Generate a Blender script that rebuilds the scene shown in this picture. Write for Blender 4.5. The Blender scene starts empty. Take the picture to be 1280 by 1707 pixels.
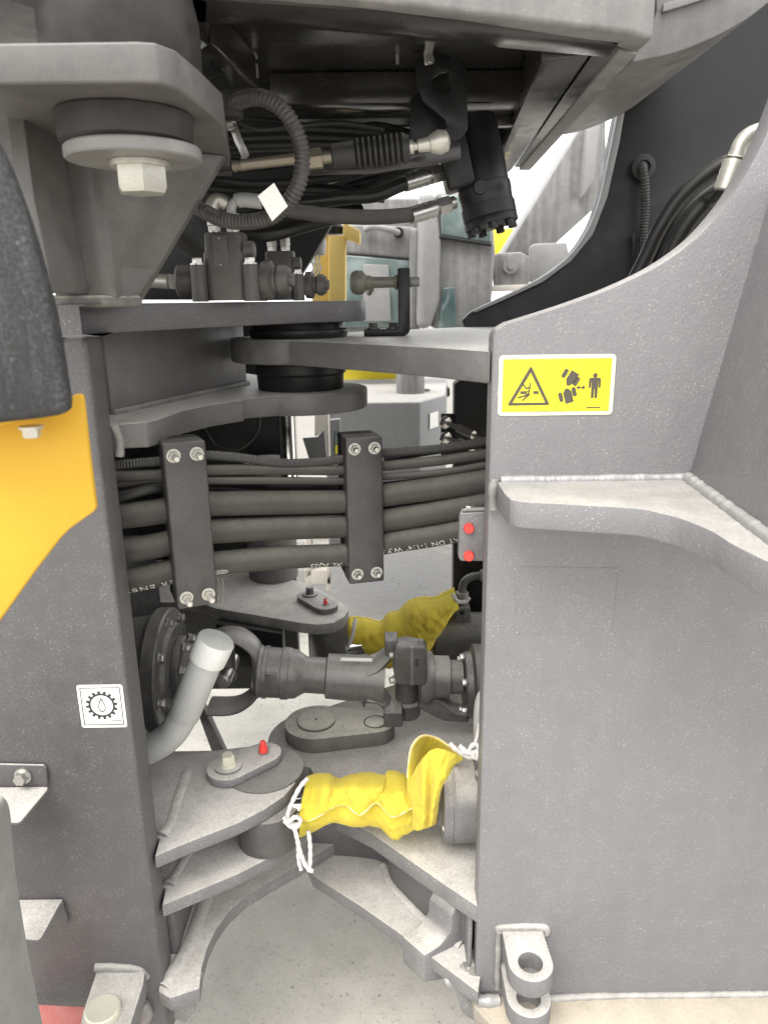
import bpy, bmesh, math, random
from mathutils import Vector, Matrix, noise
random.seed(7)
R = math.radians
SC = bpy.context.scene
COL = SC.collection
# ------------------------------------------------------------------ camera
H = 1.60                      # lens height above the ground
PITCH = R(15.9); ROLL = 0.0129; FPX = 1240.0
CAM = Vector((0, 0, H))
_F = Vector((0, math.cos(PITCH), -math.sin(PITCH)))
_R0 = Vector((1, 0, 0)); _U0 = Vector((0, math.sin(PITCH), math.cos(PITCH)))
_RR = _R0*math.cos(ROLL) - _U0*math.sin(ROLL)
_UU = _R0*math.sin(ROLL) + _U0*math.cos(ROLL)
cd = bpy.data.cameras.new('camera'); cam = bpy.data.objects.new('camera', cd); COL.objects.link(cam)
m3 = Matrix((_RR, _UU, -_F)).transposed()
cam.matrix_world = Matrix.Translation(CAM) @ m3.to_4x4()
cd.sensor_fit = 'VERTICAL'; cd.sensor_height = 36.0; cd.lens = FPX/1707*36
cd.clip_start = 0.02; cd.clip_end = 500
SC.camera = cam
cd.dof.use_dof = True; cd.dof.focus_distance = 1.28; cd.dof.aperture_fstop = 7.0   # phone lens: near fender and yard slightly soft
# ------------------------------------------------------------------ sky, sun, exposure
w = bpy.data.worlds.new('World'); SC.world = w; w.use_nodes = True
nt = w.node_tree; nt.nodes.clear()
sky = nt.nodes.new('ShaderNodeTexSky'); sky.sky_type = 'NISHITA'; sky.sun_disc = False
SUN_EL, SUN_AZ = R(58), R(213)     # azimuth from +Y towards +X: behind the camera
sky.sun_elevation = SUN_EL; sky.sun_rotation = SUN_AZ; sky.air_density = 1.0; sky.dust_density = 1.5; sky.ozone_density = 1.0
hs = nt.nodes.new('ShaderNodeHueSaturation'); hs.inputs['Saturation'].default_value = 0.08
bg = nt.nodes.new('ShaderNodeBackground'); bg.inputs['Strength'].default_value = 0.15
wo = nt.nodes.new('ShaderNodeOutputWorld')
veil = nt.nodes.new('ShaderNodeMix'); veil.data_type = 'RGBA'      # even cloud layer drawn over the clear sky
veil.inputs[0].default_value = .72; veil.inputs[7].default_value = (5.85, 5.85, 5.9, 1)
nt.links.new(sky.outputs[0], hs.inputs['Color']); nt.links.new(hs.outputs[0], veil.inputs[6]); nt.links.new(veil.outputs[2], bg.inputs[0]); nt.links.new(bg.outputs[0], wo.inputs[0])
sl = bpy.data.lights.new('sun', 'SUN'); sl.energy = 1.2; sl.angle = R(40); sl.color = (1, .96, .9)
so = bpy.data.objects.new('sun', sl); COL.objects.link(so)
sd = Vector((math.sin(SUN_AZ)*math.cos(SUN_EL), math.cos(SUN_AZ)*math.cos(SUN_EL), math.sin(SUN_EL)))
so.rotation_euler = sd.to_track_quat('Z', 'Y').to_euler(); so.location = sd*20
SC.view_settings.view_transform = 'Standard'; SC.view_settings.look = 'None'
SC.view_settings.exposure = 1.6; SC.view_settings.gamma = 1.0; SC.view_settings.use_curve_mapping = False
SC.render.engine = 'CYCLES'
SC.cycles.use_denoising = True
SC.cycles.max_bounces = 8; SC.cycles.diffuse_bounces = 4; SC.cycles.glossy_bounces = 4
# ------------------------------------------------------------------ places
def ray(px, py): return _RR*((px-640)/FPX) + _UU*((853.5-py)/FPX) + _F
def P(px, py, Y):
    d = ray(px, py); return CAM + d*(Y/d.y)
def PZ(px, py, dz):               # on the level dz below/above the lens height
    d = ray(px, py); return CAM + d*(dz/d.z)
def PX(px, py, X):
    d = ray(px, py); return CAM + d*(X/d.x)
def zat(py, Y, px=640): return P(px, py, Y).z
V = Vector
def lerp(a, b, t): return a + (b-a)*t
# ------------------------------------------------------------------ materials
def newmat(name):
    m = bpy.data.materials.new(name); m.use_nodes = True
    n = m.node_tree; b = n.nodes['Principled BSDF']
    return m, n, b
def N(n, t, **k):
    x = n.nodes.new(t)
    for a, v in k.items(): setattr(x, a, v)
    return x
def noise_n(n, co, scale, detail=3, rough=.55):
    x = N(n, 'ShaderNodeTexNoise'); x.inputs['Scale'].default_value = scale
    x.inputs['Detail'].default_value = detail; x.inputs['Roughness'].default_value = rough
    n.links.new(co, x.inputs['Vector']); return x.outputs['Fac']
def mapr(n, v, a, b, c=0., d=1., smooth=False):
    x = N(n, 'ShaderNodeMapRange')
    if smooth: x.interpolation_type = 'SMOOTHSTEP'
    n.links.new(v, x.inputs['Value'])
    for k, q in zip(('From Min', 'From Max', 'To Min', 'To Max'), (a, b, c, d)): x.inputs[k].default_value = q
    return x.outputs[0]
def mth(n, op, a, b=None):
    x = N(n, 'ShaderNodeMath', operation=op)
    for i, v in enumerate((a, b)):
        if v is None: continue
        if isinstance(v, (int, float)): x.inputs[i].default_value = v
        else: n.links.new(v, x.inputs[i])
    return x.outputs[0]
def mixc(n, f, a, b):
    x = N(n, 'ShaderNodeMix', data_type='RGBA')
    if isinstance(f, (int, float)): x.inputs[0].default_value = f
    else: n.links.new(f, x.inputs[0])
    for i, v in ((6, a), (7, b)):
        if isinstance(v, tuple): x.inputs[i].default_value = (*v, 1)
        else: n.links.new(v, x.inputs[i])
    return x.outputs[2]
def bump(n, b, h, strength, dist=.002):
    x = N(n, 'ShaderNodeBump'); x.inputs['Strength'].default_value = strength; x.inputs['Distance'].default_value = dist
    n.links.new(h, x.inputs['Height']); n.links.new(x.outputs[0], b.inputs['Normal'])
DUST = (.64, .61, .56)
def paint(name, base, dust=.6, speck=.5, film=.12, rough=.5, metal=0., tex=.25, tscale=260, dcol=DUST, spec=.5, drip=0., coat=0., scuff=0., grain=.10, up=(.35, .95)):
    """painted steel: tone drift, orange peel, dust lying on upward faces, a thin film and stuck specks"""
    m, n, b = newmat(name)
    co = N(n, 'ShaderNodeTexCoord').outputs['Object']
    big = noise_n(n, co, 4.0, 4, .6); mid = noise_n(n, co, 26., 4, .65); fine = noise_n(n, co, tscale, 2)
    tone = mth(n, 'MULTIPLY', mapr(n, big, .3, .7, .95, 1.05), mapr(n, noise_n(n, co, 560, 1), .3, .7, 1-grain, 1+grain))
    c = N(n, 'ShaderNodeVectorMath', operation='SCALE'); c.inputs[0].default_value = base
    n.links.new(tone, c.inputs['Scale']); col = c.outputs[0]
    if film > 0:
        f = mth(n, 'MULTIPLY', mapr(n, mid, .35, .7, .35, 1.), mapr(n, big, .25, .75, film*.5, film*1.5))
        if drip > 0:
            mp = N(n, 'ShaderNodeMapping'); mp.inputs['Scale'].default_value = (38, 38, 2.2)
            n.links.new(co, mp.inputs['Vector'])
            dr = mapr(n, noise_n(n, mp.outputs[0], 1.0, 3), .38, .75, 0, drip)
            f = mth(n, 'ADD', f, mth(n, 'MULTIPLY', dr, big))
        col = mixc(n, f, col, dcol)
    if scuff > 0:
        mq = N(n, 'ShaderNodeMapping'); mq.inputs['Scale'].default_value = (9, 9, 45); mq.inputs['Rotation'].default_value = (.3, .5, .2)
        n.links.new(co, mq.inputs['Vector'])
        sf = mth(n, 'MULTIPLY', mapr(n, noise_n(n, mq.outputs[0], 3.0, 4, .75), .63, .72, 0, 1), mapr(n, mid, .45, .6, 0, scuff))
        col = mixc(n, sf, col, (.33, .32, .30))
    if dust > 0:
        g = N(n, 'ShaderNodeNewGeometry'); sx = N(n, 'ShaderNodeSeparateXYZ'); n.links.new(g.outputs['Normal'], sx.inputs[0])
        upf = mapr(n, sx.outputs['Z'], up[0], up[1], 0, 1, True)
        patch = mth(n, 'MULTIPLY', mapr(n, mid, .3, .66, .72, 1.), mapr(n, noise_n(n, co, 160, 3, .7), .35, .6, .74, 1.))
        gr = mapr(n, noise_n(n, co, 420, 2), .3, .7, .68, 1.)
        d = mth(n, 'MULTIPLY', mth(n, 'MULTIPLY', upf, patch), mth(n, 'MULTIPLY', gr, dust))
        col = mixc(n, d, col, dcol)
    if speck > 0:
        v = N(n, 'ShaderNodeTexVoronoi'); v.inputs['Scale'].default_value = 210; n.links.new(co, v.inputs['Vector'])
        v2 = N(n, 'ShaderNodeTexVoronoi'); v2.inputs['Scale'].default_value = 95; n.links.new(co, v2.inputs['Vector'])
        s = mth(n, 'MULTIPLY', mapr(n, v.outputs['Distance'], .10, .27, 1, 0), mapr(n, mid, .42, .62, .06, .9))
        sc_ = N(n, 'ShaderNodeSeparateColor'); n.links.new(v2.outputs['Color'], sc_.inputs[0])
        s2 = mth(n, 'MULTIPLY', mapr(n, v2.outputs['Distance'], .03, .085, 1, 0), mth(n, 'MULTIPLY', mapr(n, sc_.outputs[0], .80, .9, 0, 1), mapr(n, big, .42, .6, .15, 1)))
        s = mth(n, 'MULTIPLY', mth(n, 'MAXIMUM', s, s2), speck)
        col = mixc(n, s, col, (.60, .585, .55))
    n.links.new(col, b.inputs['Base Color'])
    n.links.new(mapr(n, mid, .3, .7, rough-.08, rough+.1), b.inputs['Roughness'])
    b.inputs['Metallic'].default_value = metal
    b.inputs['Specular IOR Level'].default_value = spec
    if coat: b.inputs['Coat Weight'].default_value = coat; b.inputs['Coat Roughness'].default_value = .25
    if tex > 0: bump(n, b, fine, tex, .0012)
    return m
def plain(name, col, rough=.5, metal=0., spec=.5, var=.12, scale=40, bmp=0., bscale=300, dust=0.):
    return paint(name, col, dust=dust, speck=0, film=0, rough=rough, metal=metal, tex=bmp, tscale=bscale, spec=spec)
M = {}
M['grey'] = paint('grey_frame_paint_shaded', (.080, .076, .078), dust=.95, speck=.34, film=.03, rough=.44, tex=.6, tscale=230, scuff=.12)  # frame paint darkened: shade from cab and fender put into the colour
M['grey_lit'] = paint('grey_frame_paint_lit', (.162, .159, .166), dust=.72, speck=.45, film=.03, rough=.46, drip=.03, tex=.6, tscale=230, scuff=.12)  # same frame paint, lightened in colour for the better lit right side
M['grey_clean'] = paint('grey_mount_paint', (.075, .070, .067), dust=.3, speck=.04, film=.10, rough=.42, tex=.12)
M['grey_dusty'] = paint('grey_dusty_paint', (.125, .122, .125), dust=1.0, speck=.6, film=.10, rough=.7, tex=.8, tscale=230)  # dusty frame paint, base lightened to stand in for light on interior plates
M['grey_hinge'] = paint('grey_hinge_paint', (.105, .101, .101), dust=1.0, speck=.08, film=.07, rough=.44, tex=.4, tscale=230, dcol=(.78, .75, .68), scuff=.25)  # same frame paint with paler dust, standing in for light inside the hinge
M['keeper'] = paint('keeper_paint', (.10, .098, .095), dust=1.0, speck=.2, film=.12, rough=.6, dcol=(.74, .70, .60))
M['hem'] = plain('cloth_hem', (.82, .66, .36), .9)
M['weld'] = paint('painted_weld', (.09, .088, .086), dust=.6, speck=.3, film=.35, rough=.55, tex=.5, tscale=120)
M['weld_pale'] = paint('pale_weld', (.22, .225, .235), dust=.5, speck=.1, film=.25, rough=.42, tex=.35, tscale=90, metal=.25)
M['cab'] = paint('cab_paint', (.026, .024, .0225), dust=.2, speck=.0, film=.008, rough=.20, tex=.05, scuff=.06)
M['cab_out'] = paint('cab_outer_paint', (.125, .124, .123), dust=.6, speck=.25, film=.16, rough=.5, drip=.2)
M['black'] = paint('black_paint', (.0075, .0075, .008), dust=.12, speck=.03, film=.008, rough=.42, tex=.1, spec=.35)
M['bar'] = paint('clamp_bar_paint', (.034, .032, .032), dust=.3, speck=.10, film=.04, rough=.42, tex=.15)
M['rubber'] = paint('black_rubber', (.012, .0115, .011), dust=.3, speck=.0, film=.03, rough=.62, tex=.2, tscale=500)
M['hose'] = paint('hose_rubber', (.040, .038, .035), dust=.48, speck=.04, film=.09, rough=.60, tex=.4, tscale=600, spec=.35, dcol=(.33, .31, .26), up=(.0, .95))
M['hose_dark'] = paint('dark_hose', (.008, .0078, .0075), dust=.10, speck=0, film=.015, rough=.42, tex=.1, spec=.4)
M['conduit'] = paint('conduit_plastic', (.030, .026, .024), dust=.3, speck=0, film=.06, rough=.5, tex=.05)
M['conduit_dark'] = paint('dark_conduit_plastic', (.02, .02, .02), dust=.3, speck=0, film=.05, rough=.45, tex=.05)
M['mount'] = paint('mount_rubber', (.014, .0125, .012), dust=.1, speck=.0, film=.05, rough=.42, tex=.25, tscale=60, spec=.22)
M['zinc'] = paint('zinc_steel', (.50, .49, .46), dust=.2, speck=0, film=.10, rough=.33, metal=.9, tex=.1)
M['zinc_pale'] = paint('pale_zinc_steel', (.50, .485, .43), dust=.2, speck=0, film=.14, rough=.40, metal=.55, tex=.12)
M['brass'] = paint('yellow_zinc', (.22, .19, .14), dust=.2, speck=0, film=.1, rough=.42, metal=.6, tex=.1)
M['chrome'] = plain('chrome', (.8, .8, .8), .12, 1.)
M['steel_dark'] = paint('dark_cast_steel', (.046, .0445, .045), dust=.5, speck=.12, film=.08, rough=.36, tex=.4, tscale=160)
M['shaft'] = paint('shaft_paint', (.085, .081, .079), dust=.7, speck=.25, film=.12, rough=.34, tex=.2, up=(.1, .95), scuff=.3)
M['valve'] = paint('valve_casting', (.046, .041, .037), dust=.4, speck=.04, film=.07, rough=.5, tex=.7, tscale=180)
M['pale_pipe'] = paint('pale_grey_pipe', (.33, .335, .33), dust=.35, speck=.25, film=.15, rough=.5, tex=.15)
M['yellow'] = paint('yellow_paint', (.55, .325, .035), dust=.0, speck=.0, film=.0, rough=.62, tex=.05, grain=.02, spec=.2)
M['yellow_far'] = paint('far_yellow_paint', (.88, .70, .03), dust=.1, speck=0, film=.02, rough=.5, tex=0)
M['red'] = plain('red_plastic', (.75, .06, .045), .45)
M['red_paint'] = paint('red_paint', (.50, .06, .05), dust=.3, speck=.3, film=.10, rough=.5)
M['tag'] = plain('white_tag', (.80, .79, .74), .6)
M['ink'] = plain('black_ink', (.03, .03, .03), .6)
M['ink_brown'] = plain('dark_decal_ink', (.085, .075, .055), .55)
M['decal_y'] = plain('yellow_decal', (.88, .76, .03), .4)
M['decal_edge'] = plain('decal_edge', (.82, .82, .55), .4)
M['white_print'] = plain('hose_print', (.62, .61, .56), .7)
M['cord'] = paint('cotton_cord', (.62, .60, .58), dust=0, speck=0, film=.1, rough=.9, tex=.8, tscale=900)
M['pin'] = paint('pale_pin', (.62, .60, .47), dust=.4, speck=.1, film=.2, rough=.45, metal=.2)
M['bumper'] = paint('bumper_plastic', (.16, .15, .115), dust=.4, speck=0, film=.1, rough=.42, tex=.05)
def fender_mat():
    m, n, b = newmat('fender_rubber'); co = N(n, 'ShaderNodeTexCoord').outputs['Object']
    mp = N(n, 'ShaderNodeMapping'); mp.inputs['Scale'].default_value = (55, 55, 7); n.links.new(co, mp.inputs[0])
    st = noise_n(n, mp.outputs[0], 1, 4, .7); fi = noise_n(n, co, 260, 3, .7); mid = noise_n(n, co, 45, 4, .7)
    f = mth(n, 'MULTIPLY', mapr(n, st, .4, .75, .05, 1), mapr(n, fi, .42, .62, .15, 1))
    v = N(n, 'ShaderNodeTexVoronoi'); v.inputs['Scale'].default_value = 90; n.links.new(co, v.inputs['Vector'])
    s = mth(n, 'MULTIPLY', mapr(n, v.outputs['Distance'], .12, .25, 1, 0), mapr(n, mid, .45, .6, 0, .9))
    col = mixc(n, mth(n, 'MAXIMUM', mth(n, 'MULTIPLY', f, .42), mth(n, 'MULTIPLY', s, .5)), (.013, .013, .014), (.19, .19, .19))
    n.links.new(col, b.inputs['Base Color']); b.inputs['Roughness'].default_value = .75
    bump(n, b, fi, .5, .002); return m
M['fender'] = fender_mat()
def cloth_mat():
    m, n, b = newmat('yellow_cloth'); co = N(n, 'ShaderNodeTexCoord').outputs['Object']
    big = noise_n(n, co, 14, 4, .6); fi = noise_n(n, co, 90, 5, .7)
    col = mixc(n, mapr(n, big, .35, .7), (.90, .80, .11), (.88, .74, .09))
    d = mth(n, 'MULTIPLY', mapr(n, fi, .56, .68), mapr(n, big, .5, .62))
    col = mixc(n, mth(n, 'MULTIPLY', d, .65), col, (.30, .22, .06))
    n.links.new(col, b.inputs['Base Color']); b.inputs['Roughness'].default_value = .85
    b.inputs['Sheen Weight'].default_value = .2
    wv = N(n, 'ShaderNodeTexWave'); wv.inputs['Scale'].default_value = 400; n.links.new(co, wv.inputs['Vector'])
    bump(n, b, mth(n, 'ADD', wv.outputs['Fac'], mth(n, 'MULTIPLY', fi, 3.)), .25, .002)
    # a little light passes through the thin cloth
    tr = N(n, 'ShaderNodeBsdfTranslucent'); n.links.new(col, tr.inputs[0])
    mx = N(n, 'ShaderNodeMixShader'); mx.inputs[0].default_value = .46
    n.links.new(b.outputs[0], mx.inputs[1]); n.links.new(tr.outputs[0], mx.inputs[2])
    n.links.new(mx.outputs[0], n.nodes['Material Output'].inputs['Surface']); return m
M['cloth'] = cloth_mat()
def ground_mat():
    m, n, b = newmat('dusty_concrete'); co = N(n, 'ShaderNodeTexCoord').outputs['Object']
    a = noise_n(n, co, 1.3, 5, .6); c = noise_n(n, co, 9, 6, .65); f = noise_n(n, co, 90, 5, .7); g = noise_n(n, co, 520, 2)
    col = mixc(n, mapr(n, a, .3, .7), (.42, .40, .355), (.53, .505, .45))
    col = mixc(n, mapr(n, c, .45, .72, 0, .45), col, (.28, .262, .228))
    col = mixc(n, mapr(n, f, .56, .70, 0, .7), col, (.20, .19, .165))
    col = mixc(n, mapr(n, g, .55, .75, 0, .35), col, (.62, .60, .56))
    v = N(n, 'ShaderNodeTexVoronoi'); v.inputs['Scale'].default_value = 34; n.links.new(co, v.inputs['Vector'])
    sc_ = N(n, 'ShaderNodeSeparateColor'); n.links.new(v.outputs['Color'], sc_.inputs[0])
    s = mth(n, 'MULTIPLY', mapr(n, v.outputs['Distance'], .08, .16, 1, 0), mapr(n, sc_.outputs[0], .72, .76))
    col = mixc(n, mth(n, 'MULTIPLY', s, .6), col, (.10, .095, .085))
    # oil-dark wet stain on the yard beyond the machine
    geo = N(n, 'ShaderNodeVectorMath', operation='DISTANCE'); n.links.new(co, geo.inputs[0]); geo.inputs[1].default_value = (-.05, 4.25, 0)
    dd = mth(n, 'ADD', geo.outputs['Value'], mth(n, 'MULTIPLY', mth(n, 'SUBTRACT', c, .5), 2.2))
    st = mapr(n, dd, .25, 1.0, .9, 0, True)
    sy_ = N(n, 'ShaderNodeSeparateXYZ'); n.links.new(co, sy_.inputs[0])
    damp = mapr(n, mth(n, 'ADD', sy_.outputs['Y'], mth(n, 'MULTIPLY', mth(n, 'SUBTRACT', c, .5), 2.5)), 2.9, 4.0, 0, .8, True)
    col = mixc(n, damp, col, (.17, .16, .14))
    col = mixc(n, st, col, (.045, .042, .038))
    n.links.new(col, b.inputs['Base Color'])
    n.links.new(mapr(n, st, 0, 1, .88, .35), b.inputs['Roughness'])
    bump(n, b, mth(n, 'ADD', f, mth(n, 'MULTIPLY', c, 2)), .4, .006); return m
M['ground'] = ground_mat()
def glass_mat():
    m, n, b = newmat('dusty_glass'); co = N(n, 'ShaderNodeTexCoord').outputs['Object']
    a = noise_n(n, co, 3, 4)
    n.links.new(mixc(n, mapr(n, a, .35, .65), (.05, .085, .085), (.17, .22, .21)), b.inputs['Base Color'])
    b.inputs['Roughness'].default_value = .12; b.inputs['Specular IOR Level'].default_value = .8; return m
M['glass'] = glass_mat()
M['far_grey'] = paint('far_machine_paint', (.115, .116, .12), dust=.35, speck=0, film=.15, rough=.45, tex=0, drip=.35)
M['far_light'] = paint('far_light_paint', (.21, .21, .213), dust=.4, speck=0, film=.12, rough=.5, tex=0)
M['tank'] = paint('far_tank_paint', (.17, .175, .18), dust=.9, speck=0, film=.1, rough=.5, tex=0)
M['block'] = paint('pale_block', (.55, .52, .46), dust=.4, speck=.2, film=.2, rough=.8)
# ------------------------------------------------------------------ mesh helpers
def bmn(): return bmesh.new()
def prism(bm, pts, vec):
    vec = V(vec); a = [bm.verts.new(p) for p in pts]; b = [bm.verts.new(V(p)+vec) for p in pts]
    n = len(pts); fs = [bm.faces.new(a[::-1]), bm.faces.new(b)]
    for i in range(n): fs.append(bm.faces.new((a[i], a[(i+1) % n], b[(i+1) % n], b[i])))
    return fs
def basis(axis, hint=None):
    z = V(axis).normalized(); h = V(hint) if hint else (V((0, 0, 1)) if abs(z.z) < .9 else V((1, 0, 0)))
    x = h.cross(z)
    if x.length < 1e-6: x = V((0, 1, 0)).cross(z)
    x.normalize(); return x, z.cross(x), z
def lathe(bm, prof, o, axis, n=32, hint=None):
    x, y, z = basis(axis, hint); o = V(o); rings = []
    for t, r in prof:
        if r < 1e-6: rings.append([bm.verts.new(o+z*t)]); continue
        rings.append([bm.verts.new(o+z*t+(x*math.cos(k*2*math.pi/n)+y*math.sin(k*2*math.pi/n))*r) for k in range(n)])
    for a, b in zip(rings, rings[1:]):
        for k in range(n):
            k2 = (k+1) % n
            if len(a) == 1 and len(b) == 1: continue
            if len(a) == 1: bm.faces.new((a[0], b[k2], b[k]))
            elif len(b) == 1: bm.faces.new((a[k], a[k2], b[0]))
            else: bm.faces.new((a[k], a[k2], b[k2], b[k]))
    if len(rings[0]) > 1: bm.faces.new(rings[0][::-1])
    if len(rings[-1]) > 1: bm.faces.new(rings[-1])
def cyl(bm, a, b, r, n=24, r2=None):
    a, b = V(a), V(b); d = b-a; lathe(bm, [(0, r), (d.length, r if r2 is None else r2)], a, d, n)
def catmull(pts, n=8):
    pts = [V(p) for p in pts]; out = []
    q = [pts[0]*2-pts[1]] + pts + [pts[-1]*2-pts[-2]]
    for i in range(1, len(q)-2):
        p0, p1, p2, p3 = q[i-1:i+3]
        for k in range(n):
            t = k/n
            out.append(.5*((2*p1)+(p2-p0)*t+(2*p0-5*p1+4*p2-p3)*t*t+(3*p1-p0-3*p2+p3)*t**3))
    out.append(pts[-1]); return out
def frames(pts):
    t = [(pts[min(i+1, len(pts)-1)]-pts[max(i-1, 0)]).normalized() for i in range(len(pts))]
    x, y, _ = basis(t[0]); fr = [(x, y)]
    for i in range(1, len(pts)):
        x = fr[-1][0]; x = (x - t[i]*x.dot(t[i])).normalized(); fr.append((x, t[i].cross(x)))
    return t, fr
def tube(bm, pts, r, n=14, sx=1., sy=1.):
    pts = [V(p) for p in pts]; t, fr = frames(pts); rings = []
    L = 0
    for i, p in enumerate(pts):
        if i: L += (p-pts[i-1]).length
        rr = r(i/(len(pts)-1), L) if callable(r) else r
        rings.append([bm.verts.new(p+(fr[i][0]*math.cos(k*2*math.pi/n)*sx+fr[i][1]*math.sin(k*2*math.pi/n)*sy)*rr) for k in range(n)])
    for a, b in zip(rings, rings[1:]):
        for k in range(n): bm.faces.new((a[k], a[(k+1) % n], b[(k+1) % n], b[k]))
    bm.faces.new(rings[0][::-1]); bm.faces.new(rings[-1])
def resample(pts, step):
    pts = [V(p) for p in pts]; out = [pts[0]]; acc = 0
    for a, b in zip(pts, pts[1:]):
        d = (b-a).length; s = step-acc
        while s <= d and d > 1e-9: out.append(a.lerp(b, s/d)); s += step
        acc = (acc+d) % step if d > 1e-9 else acc
    out.append(pts[-1]); return out
def corr(bm, pts, r, pitch=.006, amp=.12, n=14):
    ps = resample(catmull(pts, 12), pitch/4)
    tube(bm, ps, lambda u, L: r*(1+amp*(1 if (L/pitch) % 1 < .55 else -1)), n)
def box(bm, c, s, rz=0, M3=None):
    hx, hy, hz = s[0]/2, s[1]/2, s[2]/2; c = V(c)
    m = M3 if M3 else Matrix.Rotation(rz, 3, 'Z')
    pts = [c+m@V((x, y, -hz)) for x, y in ((-hx, -hy), (hx, -hy), (hx, hy), (-hx, hy))]
    prism(bm, pts, m@V((0, 0, 2*hz)))
def hexpts(c, axis, r, n=6, hint=None):
    x, y, z = basis(axis, hint); return [V(c)+(x*math.cos(k*2*math.pi/n+.3)+y*math.sin(k*2*math.pi/n+.3))*r for k in range(n)]
def fin(name, bm, mat, parent=None, bevel=0., seg=2, smooth=38, ang=30):
    bmesh.ops.remove_doubles(bm, verts=bm.verts, dist=1e-6)
    bmesh.ops.recalc_face_normals(bm, faces=bm.faces)
    if bevel > 0:
        es = [e for e in bm.edges if len(e.link_faces) == 2 and e.calc_face_angle(0) > R(ang)]
        bmesh.ops.bevel(bm, geom=es, offset=bevel, offset_type='OFFSET', segments=seg, profile=.5, affect='EDGES', clamp_overlap=True)
    me = bpy.data.meshes.new(name); bm.to_mesh(me); bm.free()
    for p in me.polygons: p.use_smooth = True
    me.set_sharp_from_angle(angle=R(smooth))
    me.materials.append(M[mat] if isinstance(mat, str) else mat)
    o = bpy.data.objects.new(name, me); COL.objects.link(o)
    if parent: o.parent = parent
    return o
THINGS = []
def thing(name, label, cat, group=None):
    o = bpy.data.objects.new(name, None); COL.objects.link(o); o.empty_display_size = .1
    return tag(o, label, cat, group)
def tag(o, label, cat, group=None):
    o['label'] = label; o['category'] = cat
    if group: o['group'] = group
    THINGS.append(o); return o
def struct(o): o['kind'] = 'structure'; return o
# common pieces
def plate(name, pts, vec, mat, parent, bevel=.003, seg=2):
    bm = bmn(); prism(bm, pts, vec); return fin(name, bm, mat, parent, bevel, seg)
def hplate(name, xy, dz, t, mat, parent, bevel=.003):      # level plate, top at dz, t thick
    return plate(name, [V((x, y, H+dz)) for x, y in xy], (0, 0, -t), mat, parent, bevel)
def rod(name, a, b, r, mat, parent, n=24, bevel=0):
    bm = bmn(); cyl(bm, a, b, r, n); return fin(name, bm, mat, parent, bevel)
def weld(name, pts, r, parent, mat='weld', lump=1.):
    ps = resample(catmull(pts, 10), .0018); bm = bmn()
    sd = random.random()*50
    tube(bm, ps, lambda u, L: r*(.97+.14*lump*noise.noise(V((L*70+sd, 3, sd)))+.05*lump*noise.noise(V((L*300+sd, 3, sd)))), 9)
    return fin(name, bm, mat, parent, smooth=60)
def bolt(parent, pos, d, r, h, mat='zinc', name='bolt', flange=1.35, fl_h=.22, stud=0., stud_r=.55, cham=True, hint=None):
    """hex head on a washer, pointing along d; with stud>0 a nut with its thread standing out"""
    d = V(d).normalized(); pos = V(pos); bm = bmn()
    if flange: lathe(bm, [(0, r*flange), (h*fl_h, r*flange)], pos, d, 24)
    base = pos+d*(h*fl_h)
    x, y, z = basis(d, hint); rings = []
    for t, q in ((0, 1), (h*.62, 1), (h*.78, .90)):
        rings.append([bm.verts.new(base+z*t+(x*math.cos(k*math.pi/3)+y*math.sin(k*math.pi/3))*r*q) for k in range(6)])
    for a, b in zip(rings, rings[1:]):
        for k in range(6): bm.faces.new((a[k], a[(k+1) % 6], b[(k+1) % 6], b[k]))
    bm.faces.new(rings[0][::-1]); bm.faces.new(rings[-1])
    if stud > 0:
        nn = max(3, int(stud/.0022)); pr = []
        for i in range(nn*2+1):
            pr.append((i*stud/(nn*2), r*stud_r*(1 if i % 2 else .9)))
        lathe(bm, pr + [(stud+.002, r*stud_r*.7)], base+z*h*.7, z, 14)
    return fin(name, bm, mat, parent, smooth=30)
def flatshape(name, pts, o, ex, ey, en, mat, parent, lift=.0006, t=.0004):
    """print on a surface: 2-D outline (metres) laid at o on axes ex, ey and lifted along en"""
    bm = bmn(); prism(bm, [o+ex*x+ey*y+en*lift for x, y in pts], en*t); return fin(name, bm, mat, parent)
def rrect(w, h, r, n=5, cx=0, cy=0):
    out = []
    for sx, sy, a0 in ((1, 1, 0), (-1, 1, 90), (-1, -1, 180), (1, -1, 270)):
        for k in range(n+1):
            a = R(a0+90*k/n); out.append((cx+sx*(w/2-r)+r*math.cos(a), cy+sy*(h/2-r)+r*math.sin(a)))
    return out
def arc(cx, cy, r, a0, a1, n=16): return [(cx+r*math.cos(R(lerp(a0, a1, k/n))), cy+r*math.sin(R(lerp(a0, a1, k/n)))) for k in range(n+1)]
def holeplate(name, outer, holes, vec, mat, parent, bevel=.003):
    bm = bmn(); vec = V(vec)
    loops = [outer] + holes; tops = []
    for off in (V((0, 0, 0)), vec):
        es = []; ring = []
        for lp in loops:
            vs = [bm.verts.new(V(p)+off) for p in lp]; ring.append(vs)
            es += [bm.edges.new((vs[i], vs[(i+1) % len(vs)])) for i in range(len(vs))]
        bmesh.ops.triangle_fill(bm, edges=es, use_beauty=True)
        tops.append(ring)
    for a, b in zip(*tops):
        for i in range(len(a)):
            j = (i+1) % len(a); bm.faces.new((a[i], a[j], b[j], b[i]))
    return fin(name, bm, mat, parent, bevel)
YL, YR, YH = 1.04, 1.08, 1.60          # left side plate, right side plate, hinge axis depth
XH = P(497, 530, YH).x                 # hinge axis
# ================================================================== ground
bm = bmn(); prism(bm, [V(p) for p in ((-60, -30, -.3), (60, -30, -.3), (60, 120, -.3), (-60, 120, -.3))], (0, 0, .3))
struct(fin('ground', bm, 'ground'))
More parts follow.
